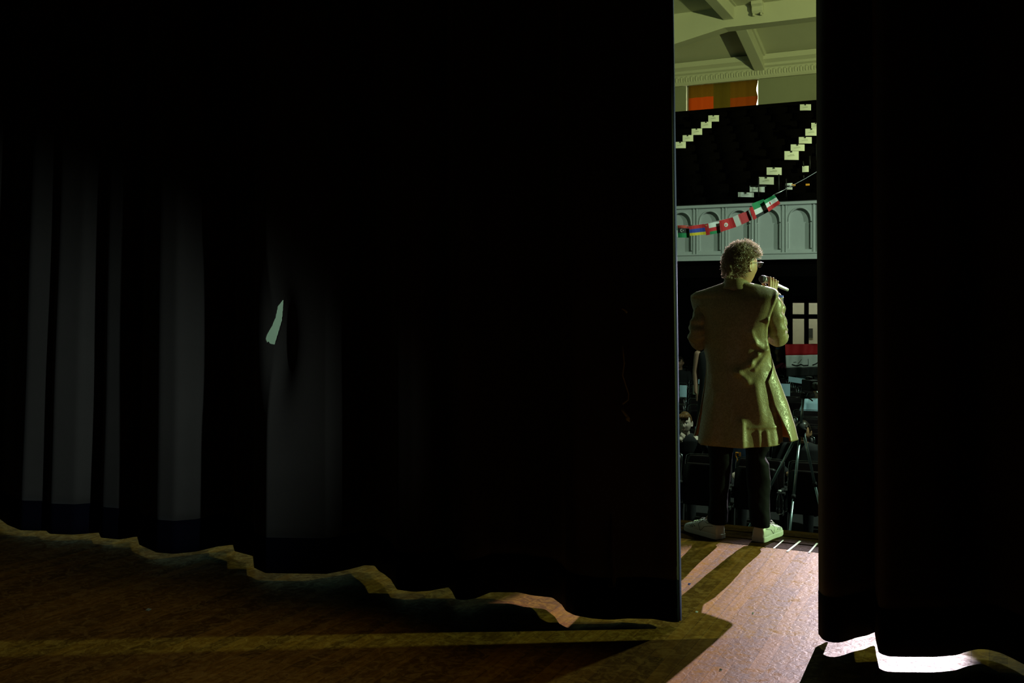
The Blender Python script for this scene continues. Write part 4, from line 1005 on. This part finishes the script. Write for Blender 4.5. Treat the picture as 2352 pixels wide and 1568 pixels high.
for (x0_, y0_, x1_, y1_, dd) in ((1830, 1000, 1752, 1150, -.0), (1837, 1005, 1812, 1240, -.42), (1844, 985, 1884, 1168, .05)):
    a = tpx(x0_, y0_); e_ = tpx(x1_, y1_, TD + dd); dirn = (e_ - a); L_ = (-.0 - a.z) / dirn.z; e_ = a + dirn * L_ if dirn.z < 0 else e_
    b = MB(); m1 = a.lerp(e_, .33); m2 = a.lerp(e_, .68)
    b.tube([a, m1], .0115, 12); b.tube([m1, m2], .0095, 12); b.tube([m2, e_], .0075, 12); lg = b.build('leg', M['alu'], trip, True)
    for q_ in (m1, m2):
        c = MB(); c.tube([q_ - (e_ - a).normalized() * .018, q_ + (e_ - a).normalized() * .018], .017, 12); c.build('leg_clamp', M['black'], lg, True)
    c = MB(); c.ball(e_ + Vector((0, 0, .012)), .016, 10, 8); c.build('rubber_foot', M['black'], lg, True)
vc = thing('video_camera', 'black video camera mounted on the silver tripod', 'camera', atd(1860, 884, TD), YAW + .3)
b = MB(); b.box((0, 0, 0), (.075, .13, .09)); b.box((0, .01, .055), (.035, .06, .03)); b.build('body', M['black'], vc, bevel=.008)
b = MB(); b.lathe([(.028, .06), (.03, .10), (.033, .12)], (0, 0, 0), 20, M=Matrix.Rotation(PI / 2, 3, 'X')); b.build('lens', M['stitch'], vc, True)
b = MB(); b.tube([(.035, -.02, -.03), (.08, -.05, -.11), (.13, -.04, -.16), (.2, .0, -.2)], .004, 8); b.build('strap', M['chrome'], vc, True)

# ---------------------------------------------------------------- seated audience
def seated(loc, label, top='cloth', skin='skin2', hairm='darkhair', yaw=0.0, lean=0.0, hand=None, cap=None, res=.008, headdz=0, arms='lap', rest=0, htilt=-.1, group=None):
    """sits facing the stage (-Y): built facing +Y, then turned"""
    r = thing('person', label, 'person', loc, PI + yaw, group)
    hz = 1.17 + headdz; hcx = Vector((0, .03 + lean, hz)); b = MB(); Rm = head_shape(b, hcx, 0, 1.0, htilt)
    b.limb([hcx + Vector((0, -.01, -.07)), Vector((0, -.0 + lean * .7, .98 + headdz * .8))], [.05, .055], 12)
    hands = []
    for s in (-1, 1):
        if hand == s: el = Vector((s * .24, .22, .72)); wr = Vector((s * .085, .12 + lean, .955 + headdz))
        elif rest == s: el = Vector((s * .27, .20, .80)); wr = Vector((s * .22, .42, .93))
        elif arms == 'lap': el = Vector((s * .26, .06, .68)); wr = Vector((s * .09, .30, .62))
        else: el = Vector((s * .32, -.02, .70)); wr = Vector((s * .36, .22, .60))
        hands.append((el, wr)); b.limb([el, el.lerp(wr, .4), wr], [.038, .036, .026], 12)
        d = (wr - el).normalized(); u = d.orthogonal().normalized(); v_ = d.cross(u)
        b.limb([wr, wr + d * .06], [.026, .03], 10)
        for k in range(4):
            o_ = wr + d * .07 + u * (.027 - .018 * k); b.limb([o_ - d * .015, o_ + d * .035 + v_ * .010, o_ + d * .055 + v_ * .028], [.0105, .010, .009], 8)
        b.limb([wr + d * .02 + u * .025, wr + d * .055 + u * .05 + v_ * .01], [.012, .009], 8)
    b.build('body', M[skin], r, True, remesh=res)
    t = MB(); R_ = []
    for z, hw, hd in ((1.02, .07, .06), (.99, .14, .08), (.94, .195, .10), (.80, .19, .115), (.62, .17, .12), (.46, .18, .13)): R_.append(ring(0, (z - .46) * lean * 1.2, z + headdz * (z - .46) * 1.2, hw, hd, 0, 28, 2.5))
    t.loft(R_[::-1])
    for s, (el, wr) in zip((-1, 1), hands): t.limb([Vector((s * .175, lean * .6, .94 + headdz * .6)), el], [.062, .052], 14)
    if arms != 'bare':
        for el, wr in hands: t.limb([el, el.lerp(wr, .75)], [.052, .040], 14)
    t.build('shirt', M[top], r, True, remesh=.010)
    t = MB()
    for s in (-1, 1): t.limb([Vector((s * .09, .02, .47)), Vector((s * .12, .44, .47)), Vector((s * .12, .46, .08))], [.09, .065, .05], 14)
    t.build('trousers', M['cloth'], r, True, remesh=.012)
    for s in (-1, 1): t = MB(); t.ball((s * .12, .50, .04), (.045, .13, .04), 14, 8); t.build('shoe', M['black'], r, True)
    h = MB(); rnd = random.Random(len(label)); n, m = 36, 20; vs = []; ok = []
    for i in range(m + 1):
        th = PI * i / m
        for k in range(n):
            ph = 2 * PI * k / n; d = Vector((math.sin(th) * math.sin(ph), math.sin(th) * math.cos(ph), math.cos(th))); ok.append((d.y < .35 and d.z > -.55 and not (d.y > -.1 and d.z < .05)) or d.z > .52)
            vs.append(hcx + Rm @ Vector((d.x * (.083 + .006 * noise.noise(d * 9)), d.y * .104, d.z * .128 + .004 * noise.noise(d * 12))))
    h.add(vs, [f for i in range(m) for k in range(n) for f in [(i * n + k, (i + 1) * n + k, (i + 1) * n + (k + 1) % n, i * n + (k + 1) % n)] if all(ok[q] for q in f)])
    if not cap:
        for k in range(60):      # fringe strands
            x = rnd.uniform(-.06, .06); a = Vector((x, .07, .10)); h.tube([hcx + Rm @ a, hcx + Rm @ Vector((x * 1.1 + .01, .104, .075)), hcx + Rm @ Vector((x * 1.15 + .018, .108, rnd.uniform(.035, .055)))], [.004, .004, .001], 5)
    h.build('hair' if not cap else 'cap', M[hairm], r, True, solid=.004)
    for s in (-1, 1):
        e = MB(); ec = hcx + Rm @ Vector((s * .031, .0755, .004)); e.ball(ec, (.012, .010, .0065), 12, 8); e.ball(ec + Rm @ Vector((0, .0062, 0)), .0048, 10, 6, 1); e.build('eye', [M['eye'], M['iris']], r, True)
    e = MB(); e.tube([hcx + Rm @ Vector((x, .108 - 6 * x * x, -.066)) for x in (-.022, -.01, 0, .01, .022)], .0022, 6); e.build('lips', M['tan'], r, True)
    return r
oproto = make_seat(True)
for j, (sx, sy) in enumerate(SIT[:6]):
    o = oproto if j == 0 else dup(oproto); o.location = (sx, sy + .20, FZ)
    o['label'] = ['auditorium chair under the person in black with the brown fringe', 'auditorium chair under the person in the dark blue shirt', 'auditorium chair under the person behind the tripod', 'auditorium chair under the person in the light blue cap', 'auditorium chair under the person in the pale grey top', 'auditorium chair under the person far back by the left curtain'][j]; o['group'] = 'occupied auditorium chairs'
def seat_spot(px, Y, z=FZ, dy=-.22): p = aty(px, 1000, Y); return Vector((p.x, Y + dy, z))
M['brownhair'] = mat('fringe_brown', (0.10, 0.045, 0.012), 0.4)
hp_ = aty(1577, 968, 11.05)
seated(Vector((hp_.x, 11.05, FZ)), 'person in black with brown fringe, hand on chin, behind the front row of chairs', 'cloth', 'skin2', 'brownhair', yaw=.12, lean=.10, hand=1, rest=-1, res=.0055, headdz=hp_.z - FZ - 1.17, htilt=0.02)
hp_ = aty(1700, 1012, 11.0)
s2 = seated(Vector((hp_.x, 11.0, FZ)), 'person in a dark blue shirt with an orange print, seen between the presenter legs', 'blueshirt', 'skin2', 'darkhair', headdz=-.06)
b = MB(); b.tube([(-.01 + .0, .14, .80), (.012, .14, .80), (.015, .14, .765), (.0, .14, .73), (-.006, .14, .69)], .008, 6); b.box((-.028, .14, .785), (.02, .006, .04)); b.build('shirt_print', M['orange'], s2)
hp_ = aty(1846, 1000, 11.0)
seated(Vector((hp_.x, 11.0, FZ)), 'person in dark clothes with hands in the lap behind the tripod', 'cloth', 'skin', 'darkhair', headdz=-.12)
hp_ = aty(1789, 808, 22.3)
s4 = seated(Vector((hp_.x, 22.3, FZ)), 'person in a light blue cap holding pink ribbon beside the striped flag', 'cloth', 'skin', 'cap', cap=True, headdz=hp_.z - FZ - 1.17, arms='bare')
hp_ = aty(1880, 876, 15.6)
seated(Vector((hp_.x, 15.6, FZ)), 'person in a pale grey top seated right behind the video camera', 'bluepaper', 'skin', 'darkhair', headdz=-.05)
hp_ = aty(1562, 832, 20.2)
seated(Vector((hp_.x, 20.2, FZ)), 'person with a shadowed face seated far back by the left curtain edge', 'cloth', 'tan', 'darkhair', headdz=hp_.z - FZ - 1.17)
# person standing in the aisle behind the presenter: bare arm and dark sleeveless top
hp_ = aty(1634, 770, 13.5); sp0 = Vector((hp_.x, 13.5, FZ))
st_ = thing('person', 'standing person in a dark sleeveless top with a bare arm beyond the left sleeve', 'person', sp0, PI)
b = MB(); hz = hp_.z - FZ; head_shape(b, (0, 0, hz), 0)
b.limb([(0, 0, hz - .06), (0, 0, hz - .2)], [.05, .055]); b.limb([(.19, 0, hz - .26), (.215, .02, hz - .52), (.20, .06, hz - .78)], [.05, .042, .028]); b.limb([(-.19, 0, hz - .26), (-.23, .02, hz - .5), (-.12, .16, hz - .6)], [.05, .04, .028])
for k in range(4): b.limb([(.20 - .01 * k, .05 + .018 * k, hz - .80), (.20 - .01 * k, .05 + .018 * k, hz - .90)], [.009, .007], 8)
b.limb([(.19, .03, hz - .8), (.17, .02, hz - .86)], [.011, .008], 8)
b.build('body', M['tan'], st_, True, remesh=.009)
b = MB(); b.loft([ring(0, 0, z, hw, hd, 0, 28, 2.4) for z, hw, hd in ((.35, .24, .18), (.8, .2, .15), (hz - .6, .16, .12), (hz - .4, .175, .12), (hz - .24, .16, .09), (hz - .2, .09, .07))]); b.build('dress', M['cloth'], st_, True)
b = MB(); b.ball((0, -.02, hz + .015), (.085, .10, .125), 20, 14); b.build('hair', M['darkhair'], st_, True)
for s in (-1, 1): b = MB(); b.limb([(s * .09, 0, .4), (s * .09, 0, .05)], [.06, .04]); b.ball((s * .09, .06, .035), (.045, .12, .035)); b.build('leg', M['cloth'], st_, True)
# pink ribbon
b = MB(); c0 = aty(1797, 833, 21.9)
for k in range(5):
    a = -1.2 + .6 * k; R_ = []
    for j in range(7):
        t = j / 6; w_ = .05 * math.sin(PI * min(1, t * .8 + .1)); p = Vector((math.sin(a) * .20 * t, -.03 * math.sin(t * 5 + k), -.17 * t + .05 * math.cos(a) * t)); R_.append([p + Vector((w_, 0, .01 * k * t)), p + Vector((0, .02, 0)), p - Vector((w_, 0, 0))])
    b.loft(R_, closed=False, caps=False)
o = b.build('ribbon', M['pink'], None, True, solid=.003); o.location = c0; tag(o, 'crumpled pink ribbon held by the person in the light blue cap', 'ribbon')
# striped flag draped over the seat backs
fl = thing('large_flag', 'red, white and black flag with dark script spread over seats below the door', 'flag')
fy = 20.4; fl.location = aty(1842, 820, fy)
def fq(u, v, k=0):
    tl_, tr_, bl_, br_ = aty(1803, 790, fy), aty(1905, 789, fy), aty(1806, 866, fy), aty(1905, 862, fy)
    p = tl_.lerp(tr_, u).lerp(bl_.lerp(br_, u), v); p.y += .03 * math.sin(u * 11) + .02 * math.sin(u * 23 + v * 3) - .002 * k; return p - fl.location
for name, v0, v1, m_ in (('red_stripe', 0, .34, 'red'), ('white_stripe', .34, .72, 'white'), ('black_stripe', .72, 1, 'fblack')):
    b = MB(); b.loft([[fq(i / 30, v0 + (v1 - v0) * j / 6) for i in range(31)] for j in range(7)], closed=False, caps=False); b.build(name, M[m_], fl, True, solid=.003)
b = MB()
def stroke(pts, r=.005): b.tube([fq(u, v, 4) for u, v in pts], r, 6)
stroke([(.14, .62), (.22, .66), (.30, .65), (.36, .62), (.42, .66), (.52, .66)], .012); stroke([(.28, .60), (.33, .54), (.38, .47)]); stroke([(.52, .66), (.525, .56), (.52, .46)]); stroke([(.62, .66), (.70, .62), (.74, .58), (.78, .62), (.86, .66)], .012); stroke([(.83, .66), (.835, .55), (.83, .46)]); stroke([(.75, .6), (.77, .5)]); stroke([(.18, .56), (.24, .55)])
b.build('script', M['fblack'], fl, True)
# papers and cards on the main floor seats
for (px, py, w_, h_, Y, m_, lb) in ((1569, 898, 16, 27, 13.0, 'bluepaper', 'pale blue paper hung on a chair at the left curtain edge'), (1600, 895, 17, 22, 13.6, 'olive', 'dull olive paper on a chair left of the coat'),
        (1604, 876, 6, 11, 14.8, 'bluepaper', 'small blue card between chairs left of the coat'), (1846, 863, 33, 11, 15.2, 'bluepaper', 'wide bluish sheet lying under the striped flag'), (1830, 873, 36, 12, 14.6, 'bluepaper', 'slanted bluish sheet just below the wide one'),
        (1803, 896, 22, 30, 12.8, 'bluepaper', 'tall bluish sheet on a chair right of the coat'), (1600, 982, 8, 5, 11.6, 'bluepaper', 'bright card beside the ear of the person in black')):
    q_ = atz(px, py, -.14); kk = round((q_.y - 10.0) / .95); Y = 10.0 + .95 * max(0, min(14, kk)) - .0
    sheet(px, py, w_, h_, Y, lb, None, m_, .12 if '1830' in str(px) else 0, lines=False)
# bottle standing at the foot of the stage
wb = thing('water_bottle', 'clear plastic water bottle hanging by the folded chair near the tripod leg', 'bottle')
p = atd(1791, 1180, 9.6); p = atd(1791, 1180, 9.3); wb.location = p
b = MB(); b.lathe([(.02, 0), (.032, .01), (.033, .05), (.030, .06), (.033, .07), (.033, .14), (.014, .19), (.013, .205)], (0, 0, 0), 20); b.build('bottle_body', M['glass'], wb, True)
b = MB(); b.lathe([(.016, .2), (.016, .222)], (0, 0, 0), 16); b.build('cap', M['white'], wb, True)
# scraps on the stage boards
for (px, py, s, m_, lb) in ((1583, 1341, .006, 'blue', 'tiny blue scrap lying on lit boards by the left curtain edge'), (1600, 1405, .005, 'white', 'tiny white scrap in the lit boards right of the left curtain hem'), (1729, 1408, .004, 'white', 'tiny white scrap in the middle of the lit boards'), (1655, 1538, .005, 'white', 'tiny white scrap on the lit boards nearest the camera'), (340, 1400, .010, 'olive', 'small pale scrap on the dark boards far left')):
    c = atz(px, py, .002); b = MB(); b.add([(c.x - s, c.y - s * .7, .001), (c.x + s, c.y - s, .001), (c.x + s * 1.2, c.y + s, .004), (c.x - s * .8, c.y + s * .8, .006)], [(0, 1, 2, 3)]); tag(b.build('paper_scrap', M[m_], None, solid=.001), lb, 'paper scrap')
# white marking tapes at the front of the boards
for (a_, c_, wd, lb) in (((1808, 1266), (1838, 1242), .006, 'short white tape strip at the front boards right of the right shoe'), ((1777, 1259), (1799, 1240), .004, 'thin white tape strip touching the toe of the right shoe'), ((1858, 1269), (1877, 1247), .005, 'white tape strip at the front boards by the right curtain')):
    A, B_ = atz(*a_, .002), atz(*c_, .002); d = (B_ - A).normalized(); n_ = Vector((-d.y, d.x, 0)) * wd; b = MB(); b.add([A + n_, A - n_, B_ - n_, B_ + n_], [(0, 1, 2, 3)]); tag(b.build('tape_strip', M['white'], None, solid=.0008), lb, 'tape', 'tape strips at the stage edge')
